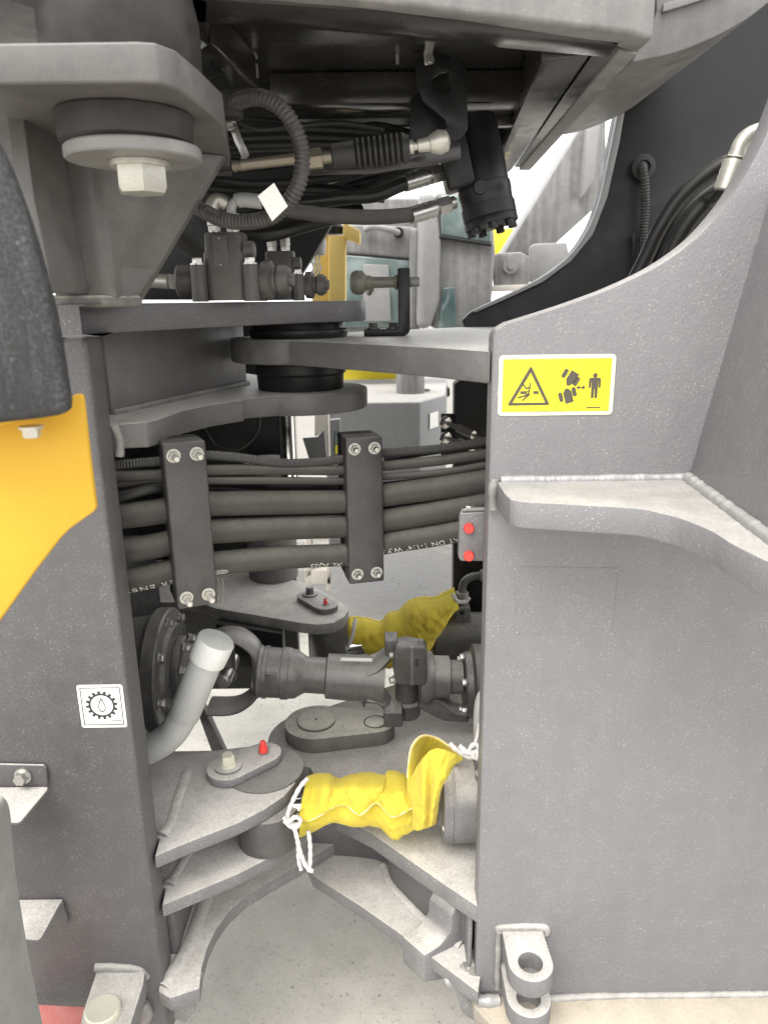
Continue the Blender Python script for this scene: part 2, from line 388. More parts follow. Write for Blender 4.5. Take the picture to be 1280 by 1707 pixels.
# ================================================================== rear frame (left)
RF = thing('rear_frame', 'grey steel rear frame, coloured darker for shade, with forked hinge plates, filling the left side', 'machine frame')
XE = P(165, 750, YL).x                 # free edge of the side plate
XL0 = -1.15
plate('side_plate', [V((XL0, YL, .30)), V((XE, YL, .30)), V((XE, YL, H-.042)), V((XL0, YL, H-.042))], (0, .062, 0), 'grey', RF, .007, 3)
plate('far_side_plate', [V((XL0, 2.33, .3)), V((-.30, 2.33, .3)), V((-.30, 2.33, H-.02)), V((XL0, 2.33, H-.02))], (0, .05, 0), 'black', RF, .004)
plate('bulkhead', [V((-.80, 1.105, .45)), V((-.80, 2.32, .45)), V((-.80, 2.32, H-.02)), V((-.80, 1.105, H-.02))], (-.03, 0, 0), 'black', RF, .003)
yt0 = YL-.03
# upper fork plate, edge-on to the lens
xa = P(97, 505, YL-.05).x
top = [(xa, YL-.045), (xa+.03, YL-.055), (XE-.012, YL-.052)]
top += [(lerp(XE, XH+.03, t), lerp(YL-.03, YH-.145, t**.8)) for t in (.1, .25, .4, .55, .7, .85)]
top += arc(XH, YH, .141, -75, 100, 22)
top += [(XH-.10, YH+.16), (-.40, 2.09), (-1.1, 2.09), (-1.1, YL+.10), (xa, YL+.10)]
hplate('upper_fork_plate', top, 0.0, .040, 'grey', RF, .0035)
weld('weld_bead', [V((P(88, 487, yt0).x, yt0-.003, H+.003)), V((P(150, 487, yt0).x, yt0-.003, H+.003)), V((P(176, 487, yt0).x, yt0+.004, H+.003)), V((P(228, 487, 1.085).x, 1.083, H+.003))], .0085, RF, 'keeper')
weld('weld_bead', [V((XE-.03, YL-.004, H-.043)), V((XE-.10, YL-.004, H-.043))], .005, RF)
# lower fork plate
d2 = -.178
fk = [(p.x, p.y) for p in (PZ(196, 706, d2), PZ(244, 704, d2), PZ(262, 700, d2), PZ(303, 685, d2), PZ(350, 675, d2), PZ(406, 667, d2))]
fk += [(XH-.10, YH-.17)] + arc(XH, YH, .141, -105, 80, 26) + [(XH-.1, YH+.25), (-.42, 2.05), (-.72, 2.05), (-.72, 1.11), (fk[0][0], 1.108)]
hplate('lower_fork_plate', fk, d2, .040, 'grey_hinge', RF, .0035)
weld('weld_bead', [V((XE+.004, 1.10, H+d2+.006)), V((XE+.006, 1.11, H+d2-.02)), V((XE+.004, 1.108, H+d2-.045))], .007, RF)
# web between the fork plates
wA, wB = PZ(188, 692, d2), PZ(412, 641, d2)
nrm = V((wB.y-wA.y, -(wB.x-wA.x), 0)).normalized()
plate('web_plate', [wA, wB, V((wB.x, wB.y, H-.041)), V((wA.x, wA.y, H-.041))], -nrm*.03, 'grey_hinge', RF, .002)
weld('weld_bead', [wA+nrm*.002+V((0, 0, .003)), (wA+wB)/2+nrm*.002+V((0, 0, .003)), wB+nrm*.002+V((0, 0, .003))], .006, RF)
# hinge bearing housings
bm = bmn(); lathe(bm, [(0, .098), (.012, .103), (.020, .103), (.022, .094), (.036, .094)], V((XH, YH, H-.076)), (0, 0, 1), 56); fin('bearing_cap', bm, 'black', RF, .001)
bm = bmn(); lathe(bm, [(0, .090), (.030, .092), (.034, .097), (.058, .097)], V((XH, YH, H-.1775)), (0, 0, 1), 56); fin('bearing_cap', bm, 'black', RF, .001)
# tower under the cab mount: bent plate with a rounded fold, and the bracket on top
zb = .195
yt = YL-.03
f0 = V((P(42, 170, yt).x, yt, 0)); f1 = V((P(150, 300, yt).x, yt, 0)); f2 = V((P(176, 330, yt+.01).x, yt+.012, 0))
e_top = P(372, 225, 1.12); e_bot = P(226, 480, 1.09)
bm = bmn()
zt = H+zb-.001
ins = V((.0, .022, 0))
def col_at(z, k):
    t = (z-(H+.001))/(zb)
    xl = lerp(P(93, 487, yt).x, P(38, 165, yt).x, t); xf = lerp(P(178, 480, yt).x, P(150, 165, yt).x, t)
    xr, yr = lerp(e_bot.x, e_top.x, t), lerp(e_bot.y, e_top.y, t)
    row = [V((xl, yt, z)), V((xf-.012, yt, z)), V((xf-.004, yt+.001, z)), V((xf+.008, yt+.009, z)), V((xr, yr, z))]
    return [p+ins*k for p in row]
rows = []
for k in (0, 1):
    rows.append([[bm.verts.new(p) for p in col_at(z, k)] for z in (H+.001, H+.001+zb*.35, H+.001+zb*.85, zt)])
for k in (0, 1):
    for a, b in zip(rows[k], rows[k][1:]):
        for i in range(4): bm.faces.new((a[i], a[i+1], b[i+1], b[i]))
for i in range(3):
    for j in (0, 4): bm.faces.new((rows[0][i][j], rows[0][i+1][j], rows[1][i+1][j], rows[1][i][j]))
for i in (0, 3):
    for j in range(4): bm.faces.new((rows[0][i][j], rows[0][i][j+1], rows[1][i][j+1], rows[1][i][j]))
fin('tower_plate', bm, 'grey_clean', RF, .0015)
plate('tower_stiffener', [P(8, 168, .90), P(36, 168, .90), P(58, 330, .90), P(90, 488, .90), P(40, 488, .90), P(24, 300, .90)], (0, .14, 0), 'grey_clean', RF, .003)
br = [PZ(-80, 142, zb), PZ(236, 138, zb), PZ(266, 140, zb), PZ(300, 151, zb), PZ(340, 180, zb), PZ(374, 209, zb)]
br = [V((p.x, p.y, H+zb)) for p in br] + [V((br[-1].x*1.34, 1.30, H+zb)), V((-.75, 1.32, H+zb)), V((-.75, br[0].y, H+zb))]
plate('mount_bracket', br, (0, 0, .034), 'grey_clean', RF, .003, 3)
# steering cylinder bracket, the two level plates near the column
dA, dB = -.905, -1.012
pinS = PZ(445, 1280, dA)
def xy(p): return (p.x, p.y)
pa = [xy(PZ(258, 1428, dA)), xy(PZ(300, 1410, dA)), xy(PZ(395, 1373, dA)), xy(PZ(440, 1350, dA)), xy(PZ(474, 1327, dA)), xy(PZ(492, 1306, dA)),
      xy(PZ(499, 1285, dA)), xy(PZ(495, 1262, dA)), xy(PZ(480, 1247, dA)), xy(PZ(458, 1240, dA)), xy(PZ(400, 1245, dA)), xy(PZ(340, 1253, dA)), xy(PZ(240, 1268, dA))]
hplate('cylinder_bracket_plate', pa + [(-.60, 1.36), (-.60, 1.104), (pa[0][0]-.005, 1.104)], dA, .026, 'grey_dusty', RF, .003)
pb = [xy(PZ(270, 1510, dB)), xy(PZ(330, 1485, dB)), xy(PZ(395, 1458, dB)), xy(PZ(450, 1430, dB)), xy(PZ(500, 1398, dB)), xy(PZ(520, 1375, dB)), xy(PZ(515, 1345, dB)),
      xy(PZ(470, 1325, dB)), xy(PZ(250, 1340, dB))]
hplate('cylinder_bracket_plate', pb + [(-.60, 1.38), (-.60, 1.104), (pb[0][0]-.005, 1.104)], dB, .026, 'grey_dusty', RF, .003)
weld('weld_bead', [V((XE+.000, 1.106, H+dA-.012)), V((XE+.008, 1.14, H+dA-.017)), V((XE+.004, 1.20, H+dA-.017)), V((XE-.0, 1.30, H+dA-.017))], .021, RF, 'grey_dusty', .12)
weld('weld_bead', [V((XE+.002, 1.107, H+dB-.012)), V((XE+.008, 1.13, H+dB-.017)), V((XE+.02, 1.20, H+dB-.017)), V((XE+.03, 1.3, H+dB-.017))], .021, RF, 'grey_dusty', .12)
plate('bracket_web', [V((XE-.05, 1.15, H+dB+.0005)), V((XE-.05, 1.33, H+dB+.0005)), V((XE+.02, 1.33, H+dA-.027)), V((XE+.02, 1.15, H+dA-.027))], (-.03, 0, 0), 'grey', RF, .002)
# low arched plate
dC = -1.165
pc = [xy(PZ(x, y, dC)) for x, y in ((333, 1648), (337, 1612), (346, 1580), (360, 1550), (380, 1522), (410, 1494), (450, 1470), (500, 1442), (560, 1405))]
hplate('arched_plate', pc + [(XH+.10, YH), (XH, YH+.16), (-.8, YH+.16), (-.8, 1.104), (XE-.02, 1.104), (XE-.005, 1.03), (XE+.02, 1.015)], dC, .030, 'grey_dusty', RF, .003)
pe = [V((x, y, H+dC-.029)) for x, y in pc[:5]]
plate('arch_web', [V((XE+.01, 1.106, H+dB-.027)), V((XE+.01, 1.42, H+dB-.027)), V((XE+.01, 1.42, H+dC+.0005)), V((XE+.01, 1.106, H+dC+.0005))], (-.02, 0, 0), 'grey', RF, .002)
plate('arch_end', [P(288, 1660, 1.035), P(332, 1650, 1.035), P(325, 1685, 1.035), P(310, 1707, 1.035), P(290, 1700, 1.035)], (0, .04, 0), 'grey_dusty', RF, .004)
weld('weld_bead', [V((XE-.004, 1.04, H+dC-.017)), V((XE+.016, 1.09, H+dC-.018)), V((XE+.026, 1.14, H+dC-.018)), V((XE+.03, 1.25, H+dC-.018))], .025, RF, 'grey_dusty', .12)
# bottom lug with its weld
dl = -1.125
lg = [PZ(163, 1612, dl), PZ(243, 1618, dl), PZ(240, 1640, dl), PZ(215, 1720, dl), PZ(195, 1765, dl), PZ(150, 1775, dl), PZ(130, 1740, dl), PZ(137, 1690, dl)]
plate('lock_lug', lg, (0, 0, -.040), 'grey_dusty', RF, .004)
weld('weld_bead', [P(160, 1612, YL), P(190, 1612, YL), P(230, 1617, YL), P(245, 1630, YL)], .009, RF)
weld('weld_bead', [P(238, 1672, YL-.004), P(246, 1690, YL-.006), P(240, 1705, YL-.004)], .011, RF)
# gear oil decal
def decal_axes(Y): return V((1, 0, 0)), V((0, 0, 1)), V((0, -1, 0))
ex, ey, en = decal_axes(YL)
dc = (P(128, 1140, YL)+P(213, 1213, YL))/2; dw = (P(207, 1142, YL)-P(130, 1140, YL)).length; dh = (P(133, 1141, YL)-P(140, 1212, YL)).length
gd = flatshape('gear_oil_decal', rrect(dw, dh, .004), dc, ex, ey, en, 'tag', RF); gd['label'] = 'white square decal with black gear and oil drop'
s = dw*.43
for q in ((0, s*1.0, 2*s, .0012), (0, -s*1.0, 2*s, .0012)): flatshape('decal_border', [(-q[2]/2, q[1]*dh/dw-q[3]/2), (q[2]/2, q[1]*dh/dw-q[3]/2), (q[2]/2, q[1]*dh/dw+q[3]/2), (-q[2]/2, q[1]*dh/dw+q[3]/2)], dc, ex, ey, en, 'ink', gd, .0012)
for sx in (-1, 1): flatshape('decal_border', [(sx*s-.0006, -s*dh/dw), (sx*s+.0006, -s*dh/dw), (sx*s+.0006, s*dh/dw), (sx*s-.0006, s*dh/dw)], dc, ex, ey, en, 'ink', gd, .0012)
bm = bmn(); ro, ri, rt = dw*.285, dw*.245, dw*.345; NT = 16
o3 = dc+en*.0013+ey*.002
def pt(r, a): return o3+ex*(r*math.cos(a))+ey*(r*math.sin(a))
outer = []
for k in range(NT):
    a = 2*math.pi*k/NT+.1; h = math.pi/NT
    outer += [pt(ro, a-h), pt(ro, a-h*.52), pt(rt, a-h*.42), pt(rt, a+h*.42), pt(ro, a+h*.52)]
inner = [pt(ri, 2*math.pi*k/48) for k in range(48)]
bm.free(); holeplate('gear_symbol', outer, [inner], en*.0004, 'ink', gd, 0)
def drop(sc): return [pt2 for pt2 in [(sc*.62*math.sin(t)*math.sin(t/2)**1.3, sc*(math.cos(t))*1.0) for t in [2*math.pi*k/40 for k in range(40)]]]
do = [o3+ex*x+ey*(y+.001) for x, y in drop(dw*.175)]; di = [o3+ex*x+ey*(y+.0003) for x, y in drop(dw*.143)]
holeplate('drop_symbol', do, [di], en*.0004, 'ink', gd, 0)
flatshape('decal_code', [(s*.42, -s*.86), (s*.92, -s*.86), (s*.92, -s*.80), (s*.42, -s*.80)], dc, ex, ey, en, 'far_grey', gd, .0012)

# ================================================================== front frame (right)
FF = thing('front_frame', 'grey dusty steel front frame, coloured lighter for light, with yellow warning decal, filling the right side', 'machine frame')
XR = P(815, 800, YR).x
crv = [P(x, y, YR) for x, y in ((822, 560), (828, 549), (845, 539), (900, 522), (960, 502), (1030, 475), (1100, 440), (1160, 396), (1210, 340), (1248, 280), (1285, 205), (1320, 110))]
crv = crv[:3] + catmull(crv[3:], 6)
sp = [V((XR, YR, H-1.245)), *crv, V((1.35, YR, H+.55)), V((1.35, YR, H-1.245))]
sp[1] = V((XR, YR, crv[0].z))
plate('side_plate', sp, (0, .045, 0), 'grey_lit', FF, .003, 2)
# far side plate / tower: inner shade painted black, lit left edge painted pale
YF = 2.05
fc = [P(x, y, YF) for x, y in ((757, 1010), (757, 640), (800, 610), (770, 534), (790, 517), (840, 494), (900, 464), (945, 430), (978, 385), (998, 335), (1012, 270), (1026, 200), (1040, 120), (1052, 40), (1065, -60))]
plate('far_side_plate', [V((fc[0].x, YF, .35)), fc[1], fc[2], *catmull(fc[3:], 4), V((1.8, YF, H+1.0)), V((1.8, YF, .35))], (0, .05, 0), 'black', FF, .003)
plate('far_plate_lit_strip', [p+V((-.004, -.004, 0)) for p in catmull(fc[4:], 4)] + [p+V((-.004, -.004, 0)) for p in [P(1078, -60, YF), P(1050, 120, YF), P(1030, 240, YF), P(1010, 330, YF), P(986, 392, YF), P(950, 436, YF), P(904, 470, YF), P(842, 499, YF), P(792, 521, YF)]], (0, -.02, 0), 'far_light', FF, .001)
# hinge knuckle plate
dk = -.072
kn = [(XR+.02, YR+.045), (XR-.004, YR+.006)]
kn = [(XR+.6, YR+.046), (XR+.0, YR+.046), (XR-.002, YR+.004)]
kn += [(lerp(XR, XH, t), lerp(YR, YH-.141, t**.85)) for t in (.2, .4, .6, .8)]
kn += [(x, y) for x, y in arc(XH, YH, .142, -92, -265, 36)]
kn += [(XR+.05, YF-.01), (XR+.6, YF-.01)]
hplate('knuckle_plate', kn, dk, .047, 'grey_hinge', FF, .004)
# inner liner plate standing on the knuckle (black foot of the far tower)
# shelf bracket and sloping box wall
ds = PZ(835, 812, -.27).z*0 - .262
sh = [PZ(842, 826, ds), PZ(850, 832, ds), PZ(872, 836, ds), PZ(960, 841, ds), PZ(1058, 847, ds), PZ(1100, 855, ds), PZ(1135, 864, ds), PZ(1184, 884, ds), PZ(1223, 908, ds), PZ(1285, 938, ds), PZ(1340, 955, ds)]
sh = catmull(sh[1:], 4)
shp = [V((p.x, p.y, H+ds)) for p in [PZ(840, 822, ds)] + sh]
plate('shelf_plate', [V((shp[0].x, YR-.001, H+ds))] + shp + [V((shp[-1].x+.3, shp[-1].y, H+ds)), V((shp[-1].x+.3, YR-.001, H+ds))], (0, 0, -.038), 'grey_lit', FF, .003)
k0, k1 = P(1146, 798, YR), P(1290, 300, YR)
k2 = PZ(1290, 905, ds); k2 = V((k2.x, k2.y, H+ds+.001))
dv = (k2-k0); dv.z = 0
kp = [k0, k0+dv*3.2, k1+dv*3.2+V((0, 0, .3)), k1]
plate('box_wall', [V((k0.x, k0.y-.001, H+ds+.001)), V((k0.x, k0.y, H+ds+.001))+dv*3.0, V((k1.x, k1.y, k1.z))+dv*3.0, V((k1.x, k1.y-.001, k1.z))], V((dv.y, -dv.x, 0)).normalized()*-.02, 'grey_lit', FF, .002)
weld('weld_bead', [V((lerp(shp[0].x+.006, k0.x, t), YR-.000, H+ds-.001)) for t in (0, .3, .6, 1)], .0095, FF, 'weld_pale')
weld('weld_bead', [V((k0.x, k0.y-.001, H+ds+.002))+dv*t+V((-.002, -.002, 0)) for t in (0, .5, 1, 1.5)], .0095, FF, 'weld_pale')
weld('weld_bead', [V((shp[0].x-.003, YR-.003, H+ds+.004)), V((shp[0].x-.006, YR-.006, H+ds-.015)), V((shp[0].x-.004, YR-.004, H+ds-.042))], .0075, FF)
weld('weld_bead', [V((shp[0].x, YR-.002, H+ds-.041)), V((shp[0].x+.1, YR-.002, H+ds-.041)), V((shp[0].x+.3, YR-.002, H+ds-.041))], .005, FF, 'grey_lit')
# bottom flange
zf = H-1.245
plate('bottom_flange', [V((XR-.005, YR+.05, zf)), V((XR-.005, YR-.02, zf)), V((XR+.02, YR-.055, zf)), V((1.3, YR-.075, zf)), V((1.3, YR+.05, zf))], (0, 0, -.03), paint('sandy_flange', (.22, .20, .17), dust=.9, speck=.2, film=.3, rough=.7, dcol=(.50, .44, .34)), FF, .003)
weld('weld_bead', [V((XR+.10, YR-.006, zf-.003)), V((XR+.25, YR-.001, zf-.003)), V((XR+.42, YR-.001, zf-.003)), V((XR+.7, YR-.001, zf-.003))], .009, FF)
weld('weld_bead', [V((XR+.005, YR-.010, zf+.003)), V((XR+.022, YR-.012, zf+.004)), V((XR+.042, YR-.010, zf+.003))], .012, FF, 'weld_pale')
# clevis lugs with open eyes
for dz_, th in ((-1.088, .036), (-1.165, .036)):
    b0, b1 = PZ(836, 1551, -1.088), PZ(904, 1551, -1.088); cx = (b0.x+b1.x)/2; wv_ = (b1.x-b0.x)/2
    out = [V((cx-wv_, YR+.001, H+dz_)), V((cx+wv_, YR+.001, H+dz_))] + [V((x, y, H+dz_)) for x, y in arc(cx+.002, YR-.072, wv_+.002, 0, -180, 24)]
    hl = [V((x, y, H+dz_)) for x, y in arc(cx+.002, YR-.072, .0205, 0, 345, 23)]
    holeplate('lug_plate', out, [hl], (0, 0, -th), 'grey_dusty', FF, .0025)
weld('weld_bead', [V((cx-wv_-.006, YR-.000, H-1.092)), V((cx-wv_+.004, YR-.000, H-1.087)), V((cx+wv_, YR-.000, H-1.087)), V((cx+wv_+.007, YR-.000, H-1.100))], .0085, FF)
weld('weld_bead', [V((cx-wv_-.004, YR-.004, H-1.09)), V((cx-wv_-.005, YR-.005, H-1.15)), V((cx-wv_-.004, YR-.004, H-1.22))], .006, FF)
# lower knuckle: upper plate D and lower plate E with the web between
dD, dE = -1.042, -1.197
pd = [xy(PZ(x, y, dD)) for x, y in ((798, 1513), (742, 1476), (671, 1426), (620, 1390), (585, 1372), (560, 1360))]
HX, HY = PZ(527, 1203, -1.0).x, PZ(527, 1203, -1.0).y
pd += arc(HX+.005, HY, .125, -95, -262, 30) + [(.25, YF-.02), (.8, YF-.02), (.8, YR+.046), (pd[0][0]+.02, YR+.046)]
hplate('lower_knuckle_plate', pd, dD, .037, 'grey_dusty', FF, .003)
pe_ = [xy(PZ(x, y, dE)) for x, y in ((797, 1655), (740, 1612), (681, 1567), (600, 1510), (560, 1485), (521, 1460))]
hplate('bottom_knuckle_plate', pe_ + arc(HX, HY, .13, -120, -262, 24) + [(.25, YF-.02), (.8, YF-.02), (.8, YR+.046), (pe_[0][0]+.02, YR+.046)], dE, .030, 'grey_dusty', FF, .003)
wp = catmull([PZ(520, 1425, dE), PZ(600, 1430, dE), PZ(640, 1440, dE), PZ(652, 1470, dE), PZ(680, 1502, dE), PZ(715, 1536, dE), PZ(760, 1568, dE), PZ(800, 1590, dE)], 4)
bm = bmn(); a_ = [V((p.x, p.y, H+dE+.0005)) for p in wp]
prism(bm, a_ + [p+V((.03, .06, 0)) for p in a_[::-1]], (0, 0, dD-dE-.038)); fin('knuckle_web', bm, 'grey', FF, .002)
weld('weld_bead', [V((p.x-.002, p.y-.002, H+dE-.010)) for p in wp[8:26]], .017, FF, 'grey_dusty', .25)
# articulation stop block with its scooped top
fy = lambda x: 1.115+(x-707)/70*.045
prof = [(760, 1515), (752, 1530), (751, 1548), (745, 1563), (733, 1577), (718, 1587), (707, 1593), (707, 1638), (730, 1635), (746, 1631), (760, 1616), (777, 1590), (778, 1523)]
plate('stop_block', [P(x, y, fy(x)) for x, y in prof], (-.040, .045, 0), 'grey_dusty', FF, .003)
plate('rib', [P(781, 1528, 1.10), P(788, 1534, 1.10), P(784, 1630, 1.10), P(778, 1622, 1.10)], (0, .05, 0), 'grey_dusty', FF, .002)
weld('weld_bead', [P(745, 1636, 1.10), P(760, 1628, 1.10), P(778, 1612, 1.10)], .011, FF, 'weld_pale')
weld('weld_bead', [P(768, 1640, 1.09), P(782, 1628, 1.09), P(790, 1618, 1.09)], .010, FF)
plate('gusset', [P(757, 1645, 1.09), P(790, 1622, 1.09), P(797, 1640, 1.09), P(797, 1707, 1.09), P(770, 1690, 1.09)], (0, .03, 0), 'grey_dusty', FF, .003)
plate('cover_patch', [P(x, y, YR-.0008) for x, y in ((858, 945), (1028, 947), (1020, 1058), (860, 1056))], (0, .0006, 0), 'grey_lit', FF, 0)
# plate with four small tapped holes (a rectangle set flush)
for x, y in ((858, 948), (1026, 950), (861, 1054), (1018, 1056), (1015, 1035), (1012, 1123), (866, 1122)):
    bm = bmn(); lathe(bm, [(0, .0022), (.0012, .0018)], P(x, y, YR)+V((0, -.0009, 0)), (0, -1, 0), 10); fin('rivet', bm, 'weld_pale', FF)
# hinge pin keeper (big) on the lower knuckle
KP = thing('hinge_keeper_plate', 'large rounded dusty keeper plate over the lower hinge pin beneath the drive shaft', 'keeper plate')
dK = -1.003
c1, c2 = PZ(527, 1203, dK), PZ(625, 1203, dK); r1 = (PZ(475, 1205, dK)-PZ(579, 1205, dK)).length/2; r2 = r1*.62
def slot(c1, c2, r1, r2, n=14):
    a = math.atan2(c2.y-c1.y, c2.x-c1.x); d = (c2-c1).length; b = math.acos((r1-r2)/d); pts = []
    for k in range(n*2+1): t = lerp(a+b, a+2*math.pi-b, k/(2*n)); pts.append(V((c1.x+r1*math.cos(t), c1.y+r1*math.sin(t), c1.z)))
    for k in range(n*2+1): t = lerp(a-b, a+b, k/(2*n)); pts.append(V((c2.x+r2*math.cos(t), c2.y+r2*math.sin(t), c2.z)))
    return pts
hc = V((c2.x+.002, c2.y, c2.z))
holeplate('keeper', slot(c1, c2, r1, r2), [[hc+V((.030*math.cos(k*math.pi/12), .030*math.sin(k*math.pi/12), 0)) for k in range(24)]], (0, 0, -.037), 'keeper', KP, .004)
bm = bmn(); lathe(bm, [(0, .047), (.006, .047), (.008, .045), (.0081, 0)], c1-V((0, 0, .001)), (0, 0, 1), 40); fin('pin_head', bm, 'keeper', KP)
bm = bmn(); lathe(bm, [(0, .003), (.001, .003)], c1+V((0, 0, .0071)), (0, 0, 1), 10); fin('grease_hole', bm, 'ink', KP)
rod('pin', c2-V((0, 0, .036)), c2+V((0, 0, .001)), .0255, 'keeper', KP, 28, .002)
# warning decal
ex, ey, en = decal_axes(YR)
A, B, C_, D_ = P(833, 592, YR), P(1027, 590, YR), P(1019, 692, YR), P(828, 692, YR)
wc = (A+B+C_+D_)/4; W = ((B-A).length+(C_-D_).length)/2; Hh = ((A-D_).length+(B-C_).length)/2
WD = flatshape('warning_decal', rrect(W, Hh, .006), wc, ex, ey, en, 'decal_edge', FF); WD['label'] = 'yellow pinch point warning decal with pictograms'
flatshape('decal_face', rrect(W*.93, Hh*.87, .0008), wc, ex, ey, en, 'ink_brown', WD, .0012)
for sx in (-1, 1): flatshape('decal_field', rrect(W*.463, Hh*.855, .0006, cx=sx*W*.2320), wc, ex, ey, en, 'decal_y', WD, .0018)
S_ = W/195.0   # one photo pixel on the decal
def sh2(pts, name='pictogram'):      # points in photo pixels from the decal centre, y down
    flatshape(name, [(x*S_, -y*S_) for x, y in pts], wc, ex, ey, en, 'ink_brown', WD, .0024)
def ring2(o, i):
    f = lambda q: [wc+ex*(x*S_)+ey*(-y*S_)+en*.0024 for x, y in q]
    holeplate('pictogram', f(o), [f(i)], en*.0004, 'ink_brown', WD, 0)
ring2([(-46, -31), (-43, -31), (-11, 31), (-13, 33), (-79, 33), (-81, 31)], [(-44.5, -22), (-18, 28.5), (-73.5, 28.5)])
sh2([(-61, 9), (-50, 9), (-50, 14), (-61, 14)]); sh2([(-39, 9), (-30, 9), (-30, 14), (-39, 14)])
sh2([(-50, 8.6), (-46, 8.6), (-46, 10), (-50, 10)]); sh2([(-50, 13), (-46, 13), (-46, 14.4), (-50, 14.4)])
for x0, y0, x1, y1, t in ((-57, -3, -50, 6, 1.2), (-44.5, -5, -45.5, 9, 1.2), (-65, 20, -46, 15, 1.3), (-57, 25, -48, 17, 1.3), (-48, 2, -48, 5, 1.6), (-47, 8, -46, 17, 1.2)):
    dx, dy = x1-x0, y1-y0; l = math.hypot(dx, dy); nx, ny = -dy/l*t, dx/l*t
    sh2([(x0+nx, y0+ny), (x1+nx, y1+ny), (x1-nx, y1-ny), (x0-nx, y0-ny)])
def rot(pts, a, cx, cy): return [(cx+x*math.cos(a)-y*math.sin(a), cy+x*math.sin(a)+y*math.cos(a)) for x, y in pts]
for a, cx, cy, w_, h_ in ((R(30), 25, -12, 15, 22), (R(-16), 20.5, 19, 14, 22)):
    sh2(rot([(-w_/2, -h_/2), (w_/2, -h_/2), (w_/2, h_/2-5), (2, h_/2+3), (-2, h_/2+3), (-w_/2, h_/2-5)] if a > 0 else [(-w_/2, h_/2), (-w_/2, -h_/2+3), (-2, -h_/2-3), (2, -h_/2-3), (w_/2, -h_/2+3), (w_/2, h_/2)], a, cx, cy))
for a, cx, cy in ((R(30), 13, -20), (R(30), 33, -6), (R(-16), 8, 20), (R(-16), 30, 11)):
    sh2(rot(rrect(7, 16, 3), a, cx, cy))
sh2([(33, 4), (38, 0), (38, 2.8), (44, 2.8), (44, 0), (49, 4), (44, 8), (44, 5.2), (38, 5.2), (38, 8)], 'double_arrow')
sh2([(64+3.9*math.cos(k*.4189), -16+3.9*math.sin(k*.4189)) for k in range(15)], 'figure_head')
sh2([(54, -10), (56, -12), (72, -12), (74, -10), (74, 5), (70.6, 5), (70.2, -5), (69.6, -5), (69.2, 22), (64.8, 22), (64.5, 7), (63.5, 7), (63.2, 22), (58.8, 22), (58.4, -5), (57.8, -5), (57.4, 5), (54, 5)], 'figure_body')
sh2([(52, 37), (76, 37), (76, 39), (52, 39)], 'decal_code')
# ================================================================== cab
CB = thing('operator_cab', 'dark cab floor and light grey lower side panel overhanging the hinge at the top', 'cab')
dcab = .315
cn = PZ(1088, 66, dcab); cf = PZ(884, 284, dcab)
n1, n2, n3 = PZ(1052, 55, dcab), PZ(780, 22, dcab), PZ(605, 0, dcab)
n4 = V((-.32, n3.y-.075, H+dcab)); n5 = V((-.37, n4.y-.001, H+dcab))
side = [n5, n4, n3, n2, n1, cn]
bm = bmn()     # outer side panel: a band of sheet standing on the floor edge
bk = [p+V((.0, .03, 0)) for p in side]
prism(bm, side + [cn+V((.0, .06, 0)), n1+V((-.02, .04, 0))] + bk[:4][::-1], (0, 0, .70)); fin('side_panel', bm, 'cab_out', CB, .006, 3)
bm = bmn(); prism(bm, [cn+V((0, .062, 0)), cn+V((-.03, .05, 0)), cf+V((-.03, 0, 0)), cf], (0, 0, .70)); fin('front_panel', bm, 'cab_out', CB, .004)
# floor frame: outer lip, inner lip, recessed floor
def inset(p, dx, dy): return V((p.x+dx, p.y+dy, H+dcab))
lip = .0
prism_pts = [inset(cn, -.002, .03), inset(cf, -.002, -.02), inset(cf, -.045, -.02), inset(cn, -.058, .06)]
plate('front_sill', [p+V((0, 0, .004)) for p in prism_pts], (0, 0, .05), 'cab', CB, .003)
prism_pts = [inset(cn, -.064, .065), inset(cf, -.050, -.02), inset(cf, -.095, -.02), inset(cn, -.125, .085)]
plate('front_rail', [p+V((0, 0, .000)) for p in prism_pts], (0, 0, .07), 'cab', CB, .003)
ns = [inset(p, 0, .034) for p in (n5, n4, n3, n2, n1)]
plate('side_rail', ns + [inset(n1, .0, .10), inset(n2, 0, .11), inset(n3, 0, .11), inset(n4, 0, .11), inset(n5, 0, .11)], (0, 0, .05), 'cab', CB, .004)
plate('floor_panel', [V((-1.3, .78, H+dcab+.072)), V((cn.x-.06, cn.y+.02, H+dcab+.072)), V((cf.x-.04, cf.y, H+dcab+.072)), V((-1.3, cf.y, H+dcab+.072))], (0, 0, .02), 'cab', CB, 0)
plate('rear_sill', [V((-1.3, cf.y-.02, H+dcab+.0)), V((cf.x-.05, cf.y-.02, H+dcab+.0)), V((cf.x-.05, cf.y+.03, H+dcab+.0)), V((-1.3, cf.y+.03, H+dcab+.0))], (0, 0, .09), 'cab', CB, .003)
# cross rails below the floor
def rail_x(y0, y1, x0, x1, z0, z1, name='cross_rail', mat='cab'):
    return plate(name, [V((x0, y0, H+z0)), V((x1, y0, H+z0)), V((x1, y1, H+z0)), V((x0, y1, H+z0))], (0, 0, z1-z0), mat, CB, .004)
xm = PZ(425, 150, dcab).x
rail_x(1.46, 1.56, xm, .30, dcab+.018, dcab+.070)
rail_x(1.57, 1.60, xm, .30, dcab+.004, dcab+.070)
rail_x(1.86, 1.90, -.05, .32, dcab+.02, dcab+.070)
rail_x(1.66, 1.84, .06, .24, dcab+.045, dcab+.071, 'floor_tray', 'grey_clean')
